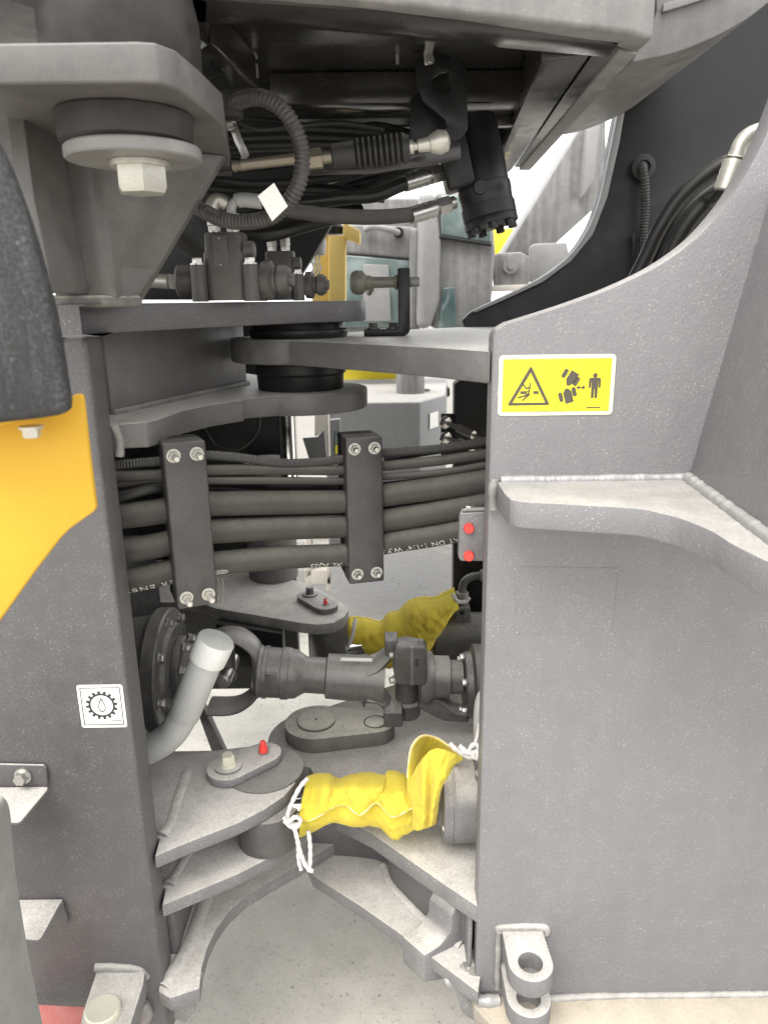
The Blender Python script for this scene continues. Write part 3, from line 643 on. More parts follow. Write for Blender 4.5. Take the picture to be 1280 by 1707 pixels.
# long rails beside the mount
def rail_p(pts, h, name, mat='cab'): return plate(name, [V((p.x, p.y, H+dcab)) for p in pts], (0, 0, h), mat, CB, .005)
rail_p([PZ(262, 0, dcab), PZ(348, 82, dcab), PZ(352, 10, dcab), PZ(350, -60, dcab), PZ(200, -60, dcab)], .06, 'mount_rail')
rail_p([PZ(322, 92, dcab), PZ(400, 160, dcab), PZ(430, 150, dcab), PZ(352, 72, dcab)], .05, 'long_rail')
rail_p([PZ(-60, -20, dcab), PZ(150, 45, dcab), PZ(260, 10, dcab), PZ(200, -60, dcab), PZ(-60, -90, dcab)], .05, 'mount_pad', 'black')  # black colour stands in for the shaded void beside the mount
# cab body above the picture (shades what is below)
bm = bmn(); prism(bm, [V((-1.3, n4.y+.03, H+dcab+.72)), V((-.3, n4.y+.06, H+dcab+.72)), V((cn.x-.02, cn.y+.05, H+dcab+.72)), V((cf.x-.02, cf.y, H+dcab+.72)), V((-1.3, cf.y, H+dcab+.72))], (0, 0, .9)); fin('cab_body', bm, 'cab_out', CB, .02)
# studs and a clip under the floor
for x, y, r in ((638, 85, .006), (663, 107, .006), (800, 80, .006), (428, 130, .007)):
    t_ = P(x, y, 1.38); rod('stud', t_, V((t_.x, t_.y, H+dcab+.073)), r*.55, 'zinc', CB, 10); 
    bm = bmn(); lathe(bm, [(0, r), (.006, r)], V((t_.x, t_.y, t_.z+.02)), (0, 0, 1), 6); fin('stud_nut', bm, 'black', CB)
# ================================================================== cab rubber mount
CM = thing('cab_mount', 'round black rubber cab mount with grey washer and pale hex bolt, upper left', 'rubber mount')
mc = P(207, 180, .885); mx_, my_ = mc.x, .885
bm = bmn(); lathe(bm, [(0, .066), (.004, .070), (.03, .0715), (.033, .069)], V((mx_, my_, H+.1625)), (0, 0, 1), 56); fin('lower_pad', bm, 'mount', CM)
bm = bmn(); lathe(bm, [(0, .076), (.01, .081), (.05, .081), (.075, .076)], V((mx_+.004, my_, H+.2295)), (0, 0, 1), 56); fin('upper_pad', bm, 'mount', CM)
bm = bmn(); lathe(bm, [(0, .070), (.0018, .0718), (.0115, .0718), (.0135, .070)], V((mx_+.006, my_, H+.1485)), (0, 0, 1), 64); fin('washer', bm, paint('mount_washer_paint', (.15, .147, .14), dust=.1, speck=0, film=.15, rough=.45), CM)
bolt(CM, V((mx_+.012, my_, H+.148)), (0, 0, -1), .0285, .034, 'zinc_pale', 'bolt', 1.12, .16, hint=(1, .35, 0))
bm = bmn(); 
# ================================================================== fender and yellow bracket at the near left
FE = thing('fender_flap', 'rough black rubber fender edge at the left margin', 'fender')
fp = catmull([P(x, y, .60) for x, y in ((-100, 120), (-50, 180), (-8, 243), (22, 312), (53, 402), (82, 510), (99, 600), (110, 672))], 6)
fp += [P(109, 684, .60), P(103, 692, .60), P(60, 699, .60), P(-60, 712, .60), P(-160, 720, .60), P(-160, 100, .60)]
plate('rubber_flap', fp, (0, .018, 0), 'fender', FE, .005, 3)
YB = thing('yellow_fender_bracket', 'yellow painted steel bracket plate below the black fender at the left margin', 'bracket')
yp = [P(x, y, .665) for x, y in ((-120, 668), (118, 668), (120, 658), (136, 657), (139, 668), (149, 760), (160, 845), (157, 853), (116, 882), (100, 898), (60, 950), (0, 1034), (-60, 1120), (-120, 1180))]
plate('bracket_plate', yp, (0, .008, 0), 'yellow', YB, .0025)
plate('bracket_flange', [P(-120, 725, .62), P(-2, 712, .62), P(94, 684, .62), P(100, 676, .664), P(-120, 690, .664)], (0, 0, .006), 'yellow', YB, .002)
bolt(YB, P(52, 710, .640), (0, 0, -1), .0075, .010, 'zinc_pale')
# ================================================================== near-left step housing, brackets, lock bar
SH = thing('step_housing', 'grey curved step housing standing at the lower left margin', 'housing')
bm = bmn(); ys = .80
pts = catmull([P(x, y, ys) for x, y in ((8, 1325), (19, 1350), (26, 1430), (37, 1510), (52, 1600), (70, 1690), (88, 1790))], 5)
pts = [*pts, P(-200, 1790, ys), P(-200, 1320, ys)]
prism(bm, pts, (0, -.14, 0)); fin('housing_shell', bm, paint('step_housing_paint', (.17, .174, .17), dust=.8, speck=.3, film=.15, rough=.5), SH, .010, 4)
weld('edge_seam', [p+V((-.006, -.142, .0)) for p in pts[2:28:4]], .003, SH, 'grey')
B1 = thing('angle_bracket', 'bent sheet steel bracket with silver bolt on the left side plate', 'bracket')
yb = YL-.002
plate('upright_flange', [P(x, y, yb) for x, y in ((-60, 1270), (74, 1273), (80, 1279), (82, 1305), (79, 1312), (-60, 1311))], (0, -.005, 0), 'grey', B1, .0015)
zb1 = P(40, 1312, yb).z-H
plate('ledge', [V((p.x, p.y, H+zb1)) for p in (P(80, 1311, yb-.006), PZ(80, 1321, zb1), PZ(36, 1374, zb1), PZ(30, 1376, zb1), PZ(-60, 1376, zb1), P(-60, 1311, yb-.006))], (0, 0, .005), 'grey_dusty', B1, .0015)
bolt(B1, P(40, 1292, yb-.005), (-.05, -1, 0), .0105, .016, 'zinc', flange=1.3)
B2 = thing('angle_bracket', 'small dusty down-turned angle bracket low on the left side plate, without a bolt', 'bracket')
zb2 = P(70, 1499, yb).z-H
plate('ledge', [V((p.x, p.y, H+zb2)) for p in (P(106, 1500, yb), PZ(100, 1507, zb2), PZ(70, 1562, zb2), PZ(64, 1567, zb2), PZ(-20, 1562, zb2), P(-20, 1499, yb))], (0, 0, -.005), 'grey_dusty', B2, .0015)
plate('upright_flange', [P(x, y, yb) for x, y in ((90, 1506), (107, 1502), (117, 1536), (84, 1538))], (0, -.006, 0), 'grey', B2, .0012)
LB = thing('lock_bar', 'red painted articulation lock bar at the bottom left corner', 'lock bar')
zr = -1.172
plate('bar', [V((p.x, p.y, H+zr)) for p in (PZ(40, 1672, zr), PZ(150, 1678, zr), PZ(226, 1687, zr), PZ(236, 1720, zr), PZ(200, 1800, zr), PZ(40, 1800, zr))], (0, 0, -.03), 'red_paint', LB, .003)
LP = thing('lock_pin', 'pale round headed pin through the lug on the red lock bar', 'pin')
pc_ = PZ(171, 1680, dl+.012)
bm = bmn(); lathe(bm, [(-.10, .012), (-.012, .012), (-.0115, .0285), (-.002, .0285), (0, .026)], V((pc_.x, pc_.y, H+dl+.012)), (0, 0, 1), 40); fin('pin_body', bm, 'pin', LP)
# ================================================================== steering unit hanging from the cab
SB = thing('steering_unit_bracket', 'black steel bracket plate with cut-outs hanging under the cab floor', 'bracket')
yk = 1.33
bp = [P(x, y, yk) for x, y in ((693, 98), (712, 92), (762, 92), (777, 104), (780, 215), (768, 232), (769, 262), (692, 270), (692, 255), (700, 232), (745, 212), (742, 200), (704, 168), (694, 140))]
holeplate('bracket_plate', bp, [[P(x, y, yk) for x, y in ((722, 128), (734, 120), (746, 118), (750, 134), (750, 150), (744, 158), (734, 155), (726, 148), (720, 140))]], (0, .012, 0), 'black', SB, .0015)
plate('back_plate', [P(x, y, yk+.06) for x, y in ((684, 165), (700, 150), (745, 205), (745, 235), (682, 240))], (0, .010, 0), 'black', SB, .002)
bm = bmn(); lathe(bm, [(0, .05), (.008, .056), (.03, .056)], P(715, 82, yk+.05), (0, 0, 1), 36); fin('rubber_boot', bm, 'rubber', SB)
bm = bmn(); lathe(bm, [(0, .011), (.006, .011), (.006, .007), (.0061, 0)], P(758, 107, yk)+V((0, -.0005, 0)), (0, -1, 0), 24); fin('boss', bm, 'black', SB)
plate('ledge_plate', [P(x, y, yk-.005) for x, y in ((490, 270), (690, 250), (768, 232), (768, 266), (620, 290), (510, 292))], (0, .006, 0), 'cab', SB, .001)
CLP = thing('strap_clip', 'small pale metal strap clip bolted above the black bracket', 'clip')
plate('strap', [P(x, y, yk-.012) for x, y in ((707, 56), (722, 54), (724, 72), (721, 86), (723, 106), (708, 109), (706, 88), (709, 76)) ], (0, .003, 0), 'zinc_pale', CLP, .001)
bolt(CLP, P(716, 99, yk-.012), (0, -1, 0), .0055, .007, 'zinc')
SU = thing('steering_unit', 'black hydraulic steering unit tilted under the cab, two hoses screwed in', 'hydraulic motor')
ysu = 1.47
ua, ub = P(784, 200, ysu), P(820, 380, ysu-.02); ud = (ub-ua).normalized(); L_ = (ub-ua).length; pm = L_/185.3
bm = bmn(); lathe(bm, [(0, 40*pm), (3*pm, 44*pm), (60*pm, 44*pm), (62*pm, 45*pm), (112*pm, 45*pm), (114*pm, 47*pm), (128*pm, 47*pm), (130*pm, 46*pm), (146*pm, 46*pm), (147*pm, 48*pm), (168*pm, 48*pm), (170*pm, 46*pm)], ua, ud, 40); fin('body', bm, 'black', SU, 0)
bm = bmn(); lathe(bm, [(0, 47*pm), (2*pm, 48*pm), (12*pm, 48*pm), (13*pm, 46*pm)], ub-ud*16*pm, ud, 40); fin('end_cover', bm, 'black', SU)
x_, y_, _ = basis(ud, (0, 1, 0))
for k in range(7):
    a = k*2*math.pi/7+.3; c = ub-ud*3*pm+(x_*math.cos(a)+y_*math.sin(a))*38*pm
    bm = bmn(); lathe(bm, [(0, 8*pm), (9*pm, 8*pm), (10*pm, 6*pm)], c, ud, 12); fin('cap_screw', bm, 'black', SU)
bm = bmn(); lathe(bm, [(0, 12*pm), (4*pm, 11*pm), (4.1*pm, 0)], P(800, 312, ysu-.062), (.05, -1, 0), 24); fin('boss', bm, 'black', SU)
bm = bmn(); box(bm, P(757, 268, ysu-.03), (.05, .07, .10), 0, Matrix.Rotation(R(-14), 3, 'Y')); fin('port_block', bm, 'black', SU, .008, 3)
def fitting(parent, a, b, r, name='hose_fitting', mat='zinc', crimp=.55):
    """crimped ferrule, then hex nut, towards b"""
    a, b = V(a), V(b); d = b-a; L = d.length; bm = bmn()
    pr = []
    for i in range(9):
        t = crimp*L*i/8; pr.append((t, r*(1.0 if i % 2 else .95)))
    pr += [(crimp*L+.001, r*.62), (crimp*L+L*.08, r*.62)]
    lathe(bm, pr, a, d, 24)
    x, y, z = basis(d)
    h0, h1 = a+z*L*(crimp+.06), a+z*L*.88
    prism(bm, [h0+(x*math.cos(k*math.pi/3)+y*math.sin(k*math.pi/3))*r*1.08 for k in range(6)], h1-h0)
    lathe(bm, [(0, r*.75), (L*.14, r*.75)], h1-z*.0005, z, 20)
    return fin(name, bm, mat, parent, smooth=30)
def hose_thing(name, label, pts, r, mat='hose', cat='hose', fits=(), ncat=10, step=None):
    t = thing(name, label, cat)
    bm = bmn(); tube(bm, catmull(pts, ncat), r, 16); fin('rubber_hose', bm, mat, t)
    for a, b, rr in fits: fitting(t, a, b, rr)
    return t
hose_thing('steering_hose', 'black hose with silver fitting entering the upper port of the steering unit',
    [P(430, 335, 1.36), P(500, 338, 1.37), P(570, 330, 1.38), P(625, 326, 1.39), P(660, 312, 1.40), P(684, 302, 1.41)], .0115, 'hose_dark', fits=((P(674, 306, 1.405), P(744, 286, 1.44), .0145),))
hose_thing('steering_hose', 'black hose with silver fitting entering the lower port of the steering unit',
    [P(455, 345, 1.32), P(500, 353, 1.33), P(560, 360, 1.35), P(630, 362, 1.37), P(694, 357, 1.40)], .0125, 'hose', fits=((P(684, 360, 1.395), P(756, 338, 1.43), .0150),))
hose_thing('thin_cab_hose', 'thin black hose sagging behind the two fitted steering hoses', [P(380, 370, 1.46), P(470, 350, 1.46), P(560, 340, 1.47), P(640, 300, 1.48), P(700, 268, 1.5)], .010, 'hose_dark')
for i, (ya, yb_, yc, r) in enumerate(((218, 217, 222, .008), (232, 230, 236, .009), (246, 243, 244, .009), (258, 252, 258, .007))):
    hose_thing('cab_cable', ['topmost', 'second highest', 'third highest', 'lowest'][i]+' of four black cables running flat under the cab floor', [P(345, ya, 1.42), P(420, yb_, 1.44), P(520, yb_-2, 1.46), P(640, yc, 1.5), P(690, yc+4, 1.55)], r, 'hose_dark', 'cable')
more = [('slack black cable dipping lowest behind the bellows', [(352, 300, 1.40), (430, 306, 1.42), (520, 300, 1.44), (600, 288, 1.48), (680, 262, 1.52)], .0075),
 ('black hose crossing from the tower edge up to the bracket', [(345, 268, 1.50), (430, 276, 1.50), (540, 262, 1.52), (640, 240, 1.54), (700, 225, 1.56)], .0105),
 ('thin black cable arching just under the cab rails', [(390, 196, 1.52), (470, 204, 1.52), (560, 214, 1.54), (630, 208, 1.56), (690, 222, 1.58)], .0055),
 ('black hose entering the valve area above the tag', [(330, 312, 1.46), (400, 318, 1.46), (480, 314, 1.46), (560, 318, 1.48), (640, 330, 1.5)], .0095),
 ('thin cable crossing behind the hose fittings', [(470, 330, 1.55), (540, 322, 1.55), (610, 300, 1.56), (690, 285, 1.58)], .005),
 ('thin black cable sagging beside the conduit', [(400, 205, 1.30), (430, 216, 1.30), (480, 212, 1.32), (560, 205, 1.36), (640, 215, 1.4)], .0045)]
for lab, pts, r in more:
    bm = bmn(); tube(bm, catmull([P(*q_) for q_ in pts], 10), r, 12); tag(fin('black_cable', bm, 'hose_dark'), lab, 'cable')
for i, (x, y) in enumerate(((655, 300), (560, 292))):
    t = thing('pipe_union', ['silver pipe union behind the upper steering hose', 'silver pipe union under the bellows of the control cable'][i], 'fitting')
    fitting(t, P(x-16, y+5, 1.53), P(x+22, y-6, 1.53), .0125)
    bm = bmn(); tube(bm, catmull([P(x-16, y+5, 1.53), P(x-60, y+16, 1.53), P(x-120, y+20, 1.52)], 6), .009, 12); fin('rubber_hose', bm, 'hose_dark', t)
# strap round them
PCL = thing('hose_strap', 'bright steel strap clip round the cables beside the tower edge', 'clip')
bm = bmn(); pts = catmull([P(378, 195, 1.36), P(384, 215, 1.34), P(392, 238, 1.335), P(402, 260, 1.34), P(398, 268, 1.36)], 6)
t_, fr_ = frames(pts); 
prism(bm, pts + [p+V((.013, 0, .003)) for p in pts[::-1]], (0, .003, 0)); fin('strap', bm, 'zinc', PCL, .0005)
bolt(PCL, P(382, 212, 1.335), (0, -.6, .8), .008, .010, 'zinc_pale')
# control cable with bellows
CC = thing('control_cable', 'push-pull control cable with black rubber bellows and pale ball joint below the cab', 'control cable')
yc0 = 1.22
def Q(x, y, Y=yc0): return P(x, y, Y)
tube_pts = [Q(300, 286), Q(350, 281), Q(392, 276)]
bm = bmn(); tube(bm, catmull(tube_pts, 5), .0065, 12); fin('cable_jacket', bm, 'hose_dark', CC)
bm = bmn(); a_, b_ = Q(388, 277), Q(516, 262); lathe(bm, [(0, .0085), (.006, .0085), (.007, .0075), (.012, .0075), (.013, .0085), (.018, .0085), (.019, .0078), ((b_-a_).length, .0088)], a_, b_-a_, 20); fin('threaded_rod', bm, 'brass', CC)
a_, b_ = Q(514, 266), Q(556, 261); bm = bmn(); d = b_-a_; z = d.normalized()
x, y, _ = basis(d)
prism(bm, [a_+(x*math.cos(k*math.pi/3)+y*math.sin(k*math.pi/3))*.0155 for k in range(6)], d*.55); lathe(bm, [(0, .009), (d.length*.5, .009)], a_+d*.5, d, 18); lathe(bm, [(0, .0175), (.003, .0175)], a_-z*.003, d, 24); fin('lock_nut', bm, 'brass', CC)
a_, b_ = Q(553, 261), Q(682, 246); L = (b_-a_).length; pr = [(0, .013), (.002, .0175), (L*.30, .0185)]
for k in range(9): pr += [(L*(.31+k*.072), .0155), (L*(.335+k*.072), .0215), (L*(.36+k*.072), .0215)]
pr += [(L, .016), (L, .008)]
bm = bmn(); lathe(bm, pr, a_, b_-a_, 28); fin('bellows', bm, 'rubber', CC)
a_, b_ = Q(680, 246), Q(716, 240); bm = bmn(); lathe(bm, [(0, .010), (.008, .010), (.009, .006), (.014, .006), (.015, .009), ((b_-a_).length, .011)], a_, b_-a_, 16); fin('rod_end', bm, 'zinc_pale', CC)
bm = bmn(); lathe(bm, [(0, .006), (.004, .0125), (.018, .0175), (.03, .0145), (.034, .006), (.0345, 0)], Q(712, 241), Q(746, 234)-Q(712, 241), 24); fin('ball_joint', bm, 'zinc_pale', CC)
# corrugated conduit with paper tag
cpts = [P(392, 172, 1.14), P(410, 164, 1.12), P(440, 164, 1.10), P(472, 184, 1.09), P(495, 222, 1.09), P(504, 262, 1.09), P(498, 306, 1.09), P(478, 340, 1.10), P(450, 362, 1.11), P(410, 370, 1.13), P(370, 366, 1.15), P(340, 352, 1.17)]
CO = thing('corrugated_conduit', 'brown-grey corrugated conduit looping down in front of the valve block', 'conduit')
bm = bmn(); corr(bm, cpts, .0102, .0060, .09, 16); fin('ribbed_sleeve', bm, 'conduit', CO, smooth=50)
bm = bmn(); tube(bm, catmull([P(344, 354, 1.168), P(326, 344, 1.18), P(300, 326, 1.2)], 4), .0105, 14); fin('plain_end', bm, 'conduit', CO)
bm = bmn(); box(bm, P(386, 176, 1.15), (.03, .03, .035)); fin('conduit_boot', bm, 'rubber', CO, .006)
TG = tag(plate('paper_tag', [P(430, 327, 1.075), P(457, 305, 1.078), P(480, 344, 1.082), P(454, 369, 1.079)], V((-.1, -1, .05)).normalized()*.0008, 'tag', None, 0), 'blank white paper tag tied to the corrugated conduit', 'tag')
# ================================================================== pilot valves on the upper fork plate
def pxl(Y, z=H): return ((Y*math.cos(PITCH)-(z-H)*math.sin(PITCH))/FPX)
def valve(label, ox, oy, Y, s, full):
    vt = thing('pilot_valve', label, 'valve')
    k = pxl(Y)*s
    def q(x, y, dy=0): 
        b = P(ox, oy, Y); return V((b.x+(x-380)*k, Y+dy, H+.0015+(495-y)*k*1.0))
    w_ = 36*k
    bm = bmn(); pts = [(x*k, y*k) for x, y in rrect(73, 64, 16, 5)]
    c = q(377, 495, .035*s); z0 = 0
    rows = []
    for z, sc_ in ((1, .97), (40, 1.0), (75, 1.0), (82, .92), (105, .90), (109, .84)):
        rows.append([bm.verts.new(V((c.x+px_*sc_, c.y+py_*sc_, c.z+z*k))) for px_, py_ in pts])
    for a, b in zip(rows, rows[1:]):
        for i in range(len(a)): bm.faces.new((a[i], a[(i+1) % len(a)], b[(i+1) % len(b)], b[i]))
    bm.faces.new(rows[0][::-1]); bm.faces.new(rows[-1]); fin('valve_body', bm, 'valve', vt, smooth=45)
    fy_ = c.y-32*k*.92
    bm = bmn(); lathe(bm, [(0, 24*k), (4*k, 28*k), (40*k, 28*k)], q(290, 462, .035*s), (1, 0, 0), 28); fin('end_barrel', bm, 'valve', vt)
    for x in (334, 420):
        a = V((q(x, 495).x, c.y-34*k, H+.001)); bm = bmn(); lathe(bm, [(0, 13.5*k), (58*k, 13*k), (59*k, 11*k)], a, (0, 0, 1), 20); fin('bolt_post', bm, 'valve', vt)
        bolt(vt, a+V((0, 0, 58.5*k)), (0, 0, 1), 9*k, 11*k, 'zinc')
    bm = bmn(); lathe(bm, [(0, 22*k), (4*k, 30*k), (18*k, 31*k), (23*k, 20*k), (27*k, 19*k), (32*k, 24*k), (42*k, 24*k), (50*k, 19*k), (50.1*k, 12*k), (56*k, 11*k)], q(432, 461, .03*s), (1, -.12, 0), 32); fin('plunger', bm, 'valve', vt)
    bm = bmn(); lathe(bm, [(0, 15*k), (14*k, 15*k), (16*k, 12*k)], q(410, 414, .02*s), (1, -.1, 0), 24); fin('plug', bm, 'valve', vt)
    if full:
        np_ = [V((q(x, y).x, fy_-.002, q(x, y).z)) for x, y in ((360, 441), (384, 441), (384, 392), (360, 392))]
        pl = plate('name_plate', np_, (0, -.001, 0), 'steel_dark', vt, 0)
        for y in (396, 437):
            bm = bmn(); lathe(bm, [(0, .0016), (.0008, .001)], V((q(371, y).x, fy_-.003, q(371, y).z)), (0, -1, 0), 8); fin('rivet', bm, 'zinc_pale', vt)
        fitting(vt, q(240, 459, .04), q(296, 463, .035), .0125, 'hose_fitting', 'zinc_pale', .62)
    for x in (359, 390):
        a = V((q(x, 388).x, c.y-4*k, c.z+108*k)); bm = bmn()
        lathe(bm, [(0, 9*k), (5*k, 9*k)], a, (0, 0, 1), 20); prism(bm, hexpts(a+V((0, 0, 4*k)), (0, 0, 1), 11*k), (0, 0, 8*k))
        prism(bm, hexpts(a+V((0, 0, 13*k)), (0, 0, 1), 12*k), (0, 0, 18*k)); fin('port_fitting', bm, 'zinc', vt, smooth=30)
    return vt, q, c, k
vt, q, c, k = valve('larger cast valve block with name plate on the upper fork plate', 380, 495, 1.27, 1.0, True)
bm = bmn(); tube(bm, catmull([q(359, 362, .03), q(358, 345, .03), q(366, 334, .035), q(380, 340, .04)], 5), .011, 14); fin('elbow_fitting', bm, 'zinc_pale', vt)
bm = bmn(); tube(bm, catmull([q(390, 372, .03), q(389, 352, .03), q(394, 340, .03), q(408, 335, .03), q(440, 338, .03)], 6), lambda u, L: .0075 if u < .6 else .0115, 14); fin('elbow_fitting', bm, 'pale_pipe', vt)
valve('smaller cast valve block behind, nearer the hinge', 470, 495, 1.47, .72, False)
hose_thing('valve_hose', 'dull black hose slanting down behind the valve blocks', [P(260, 380, 1.5), P(300, 400, 1.5), P(345, 432, 1.52)], .015, 'hose')
hose_thing('valve_hose', 'black hose running right from the valve top under the steering hoses', [P(405, 390, 1.42), P(450, 390, 1.42), P(520, 372, 1.44), P(600, 350, 1.5)], .013, 'hose_dark')
# dark frame wall of the cab base behind the valves
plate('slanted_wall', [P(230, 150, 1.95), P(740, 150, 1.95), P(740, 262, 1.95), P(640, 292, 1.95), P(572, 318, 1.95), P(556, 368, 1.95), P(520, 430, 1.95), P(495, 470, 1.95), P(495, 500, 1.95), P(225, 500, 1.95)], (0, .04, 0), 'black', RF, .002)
# ================================================================== articulation stop bumper on the knuckle
ST = thing('stop_bumper', 'olive grey mushroom bumper on a black angle bracket on the knuckle plate', 'bumper')
ykn = 1.60
zk = H+dk
bx0, bx1 = P(607, 555, ykn).x, P(683, 555, ykn).x
kk = pxl(ykn)
hgt = 108*kk
bm = bmn(); pr = [(bx0, zk+.0005), (bx1-.012, zk+.0005), (bx1-.004, zk+.004), (bx1, zk+.013), (bx1, zk+hgt), (bx1-20*kk, zk+hgt), (bx1-20*kk, zk+.020), (bx1-22*kk, zk+.0145), (bx0, zk+.0145)]
prism(bm, [V((x, ykn-.022, z)) for x, z in pr], (0, .044, 0)); fin('angle_bracket', bm, 'black', ST, .0025)
zz = zk+hgt*.80
bm = bmn(); lathe(bm, [(0, .0), (.0, .006), (.002, .016), (.006, .0215), (.014, .0245), (.026, .0235), (.032, .018), (.034, .0145), (.044, .0135), (.046, .0115), (.105, .0105)], V((P(583, 466, ykn).x, ykn, zz)), (1, 0, 0), 36); fin('bumper', bm, 'bumper', ST)
bm = bmn(); lathe(bm, [(0, .020), (.006, .020), (.012, .013)], V((P(612, 466, ykn).x, ykn+.012, zz-.006)), (1, .2, 0), 28); fin('collar', bm, 'bumper', ST)
bm = bmn(); lathe(bm, [(0, .012), (.006, .0165), (.008, .012)], V((bx1-20*kk-.008, ykn, zz)), (1, 0, 0), 24); fin('jam_nut', bm, 'bumper', ST)
rod('bolt_end', V((bx1, ykn, zz)), V((bx1+.02, ykn, zz)), .010, 'far_grey', ST, 16, .001)
for x in (622, 655): bolt(ST, V((P(x, 545, ykn).x, ykn-.004, zk+.0145)), (0, 0, 1), .0105, .013, 'steel_dark')
# ================================================================== hose bundle between the frames
HR = .0212
def hose_path(l): return catmull([P(*q) for q in l], 14)
H1 = hose_path([(120, 866, 1.17), (205, 860, 1.17), (270, 852, 1.185), (310, 845, 1.20), (345, 840, 1.215), (460, 838, 1.27), (580, 836, 1.325), (608, 832, 1.34), (640, 826, 1.34), (720, 815, 1.32), (810, 801, 1.30), (900, 785, 1.28)])
H2 = hose_path([(120, 925, 1.17), (212, 917, 1.17), (268, 908, 1.185), (306, 896, 1.20), (345, 887, 1.215), (460, 881, 1.27), (580, 877, 1.325), (608, 874, 1.34), (640, 868, 1.34), (720, 855, 1.32), (810, 838, 1.30), (900, 820, 1.28)])
H3 = hose_path([(120, 985, 1.17), (215, 968, 1.17), (275, 955, 1.185), (310, 946, 1.20), (350, 940, 1.215), (460, 930, 1.27), (585, 924, 1.325), (608, 917, 1.34), (640, 906, 1.34), (720, 893, 1.32), (810, 876, 1.30), (900, 860, 1.28)])
def text_on_hose(parent, body, path, px0, size, r, lat=-33, name='printing', spread=1.0):
    """print wrapped on the hose, upside down, starting (its first letter) at photo column px0 and running left"""
    cu = bpy.data.curves.new('print', 'FONT'); cu.body = body; cu.size = size; cu.space_character = 1.08*spread
    to = bpy.data.objects.new('print', cu); COL.objects.link(to)
    me = bpy.data.meshes.new_from_object(to.evaluated_get(bpy.context.evaluated_depsgraph_get()))
    bpy.data.objects.remove(to); bpy.data.curves.remove(cu)
    # arc-length table of the path and column of each sample
    S = [0]
    for a, b in zip(path, path[1:]): S.append(S[-1]+(b-a).length)
    def colpx(p):
        d = p-CAM; return 640+FPX*d.dot(_RR)/d.dot(_F)
    s0 = min(range(len(path)), key=lambda i: abs(colpx(path[i])-px0)); s0 = S[s0]
    def at_s(s):
        for i in range(len(S)-1):
            if S[i+1] >= s: break
        t = (s-S[i])/max(1e-9, S[i+1]-S[i]); p = path[i].lerp(path[i+1], t)
        tg = (path[min(i+2, len(path)-1)]-path[max(i-1, 0)]).normalized(); return p, tg
    bm = bmn(); bm.from_mesh(me); bpy.data.meshes.remove(me)
    bmesh.ops.triangulate(bm, faces=bm.faces)
    for v in bm.verts:
        p, tg = at_s(s0-v.co.x); outw = V((tg.y, -tg.x, 0)).normalized(); upv = outw.cross(tg)*-1
        if upv.z < 0: upv = -upv
        a = R(lat)-(v.co.y-size*.35)/r
        v.co = p+(outw*math.cos(a)+upv*math.sin(a))*(r+.0006)
    me = bpy.data.meshes.new(name); bm.to_mesh(me); bm.free(); me.materials.append(M['white_print'])
    o = bpy.data.objects.new(name, me); COL.objects.link(o); o.parent = parent; return o
def wrapped(parent, path, r, u0=.0, u1=1.):       # spiral wrap lines of the cure tape, very shallow
    pass
big = []
for pth, lb in ((H1, 'topmost of the three thick black hydraulic hoses'), (H2, 'middle of the three thick black hydraulic hoses'), (H3, 'lowest of the three thick black hydraulic hoses, with white printing')):
    t = thing('hydraulic_hose', lb, 'hose', 'thick hoses between the frames')
    bm = bmn(); sd = random.random()*9
    tube(bm, pth, lambda u, L, sd=sd: HR*(1+.006*math.sin(L*170+sd)), 28); fin('rubber_hose', bm, 'hose', t); big.append(t)
text_on_hose(big[2], 'ER EN85', H3, 287, .0175, HR, -40, spread=1.15)
text_on_hose(big[2], '0PSI  XL 3Q25', H3, 596, .0150, HR, -38)
text_on_hose(big[2], 'MAT DN 1-1/4" W.P.63', H3, 776, .0165, HR, -34)
lo = [pq for pq in H3]
# oval maker's mark: plain oval outline printed on the hose
def hose_pt(path, px, lat):
    b = min(path, key=lambda p: abs(640+FPX*(p-CAM).dot(_RR)/(p-CAM).dot(_F)-px)); i = path.index(b)
    tg = (path[min(i+1, len(path)-1)]-path[max(i-1, 0)]).normalized(); ow = V((tg.y, -tg.x, 0)).normalized(); up = V((0, 0, 1))
    a = R(lat); return b+(ow*math.cos(a)+up*math.sin(a))*(HR+.0008), tg, (ow*-math.sin(a)+up*math.cos(a)), ow*math.cos(a)+up*math.sin(a)
o_, tx, ty, tn = hose_pt(H3, 364, -28)
bm = bmn(); tube(bm, [o_+tx*(.0125*math.cos(k*math.pi/14))+ty*(.0042*math.sin(k*math.pi/14)) for k in range(28)]+[o_+tx*.0125], .0006, 6); fin('oval_mark', bm, 'white_print', big[2])
bm = bmn(); tube(bm, [o_+tx*-.006+ty*.001, o_+tx*-.002-ty*.0012, o_+ty*.0008, o_+tx*.003-ty*.001, o_+tx*.007+ty*.0012], .0008, 6); fin('oval_mark', bm, 'white_print', big[2])
def thin(label, pts, r, mat='hose', ribbed=False, name='thin_hose', cat='hose'):
    bm = bmn()
    if ribbed: corr(bm, [P(*q) for q in pts], r, .0046, .07, 12)
    else: tube(bm, hose_path(pts), r, 14)
    return tag(fin(name, bm, mat, None, smooth=50), label, cat)
thin('dark ribbed conduit along the top of the clamped hose bundle', [(190, 776, 1.17), (225, 772, 1.17), (262, 769, 1.18), (310, 762, 1.2), (345, 759, 1.215), (400, 763, 1.24), (470, 772, 1.27), (530, 770, 1.30), (580, 764, 1.325), (608, 760, 1.34), (640, 755, 1.34), (730, 748, 1.32), (812, 735, 1.30), (880, 724, 1.28)], .0078, 'conduit_dark', True, 'ribbed_conduit', 'conduit')
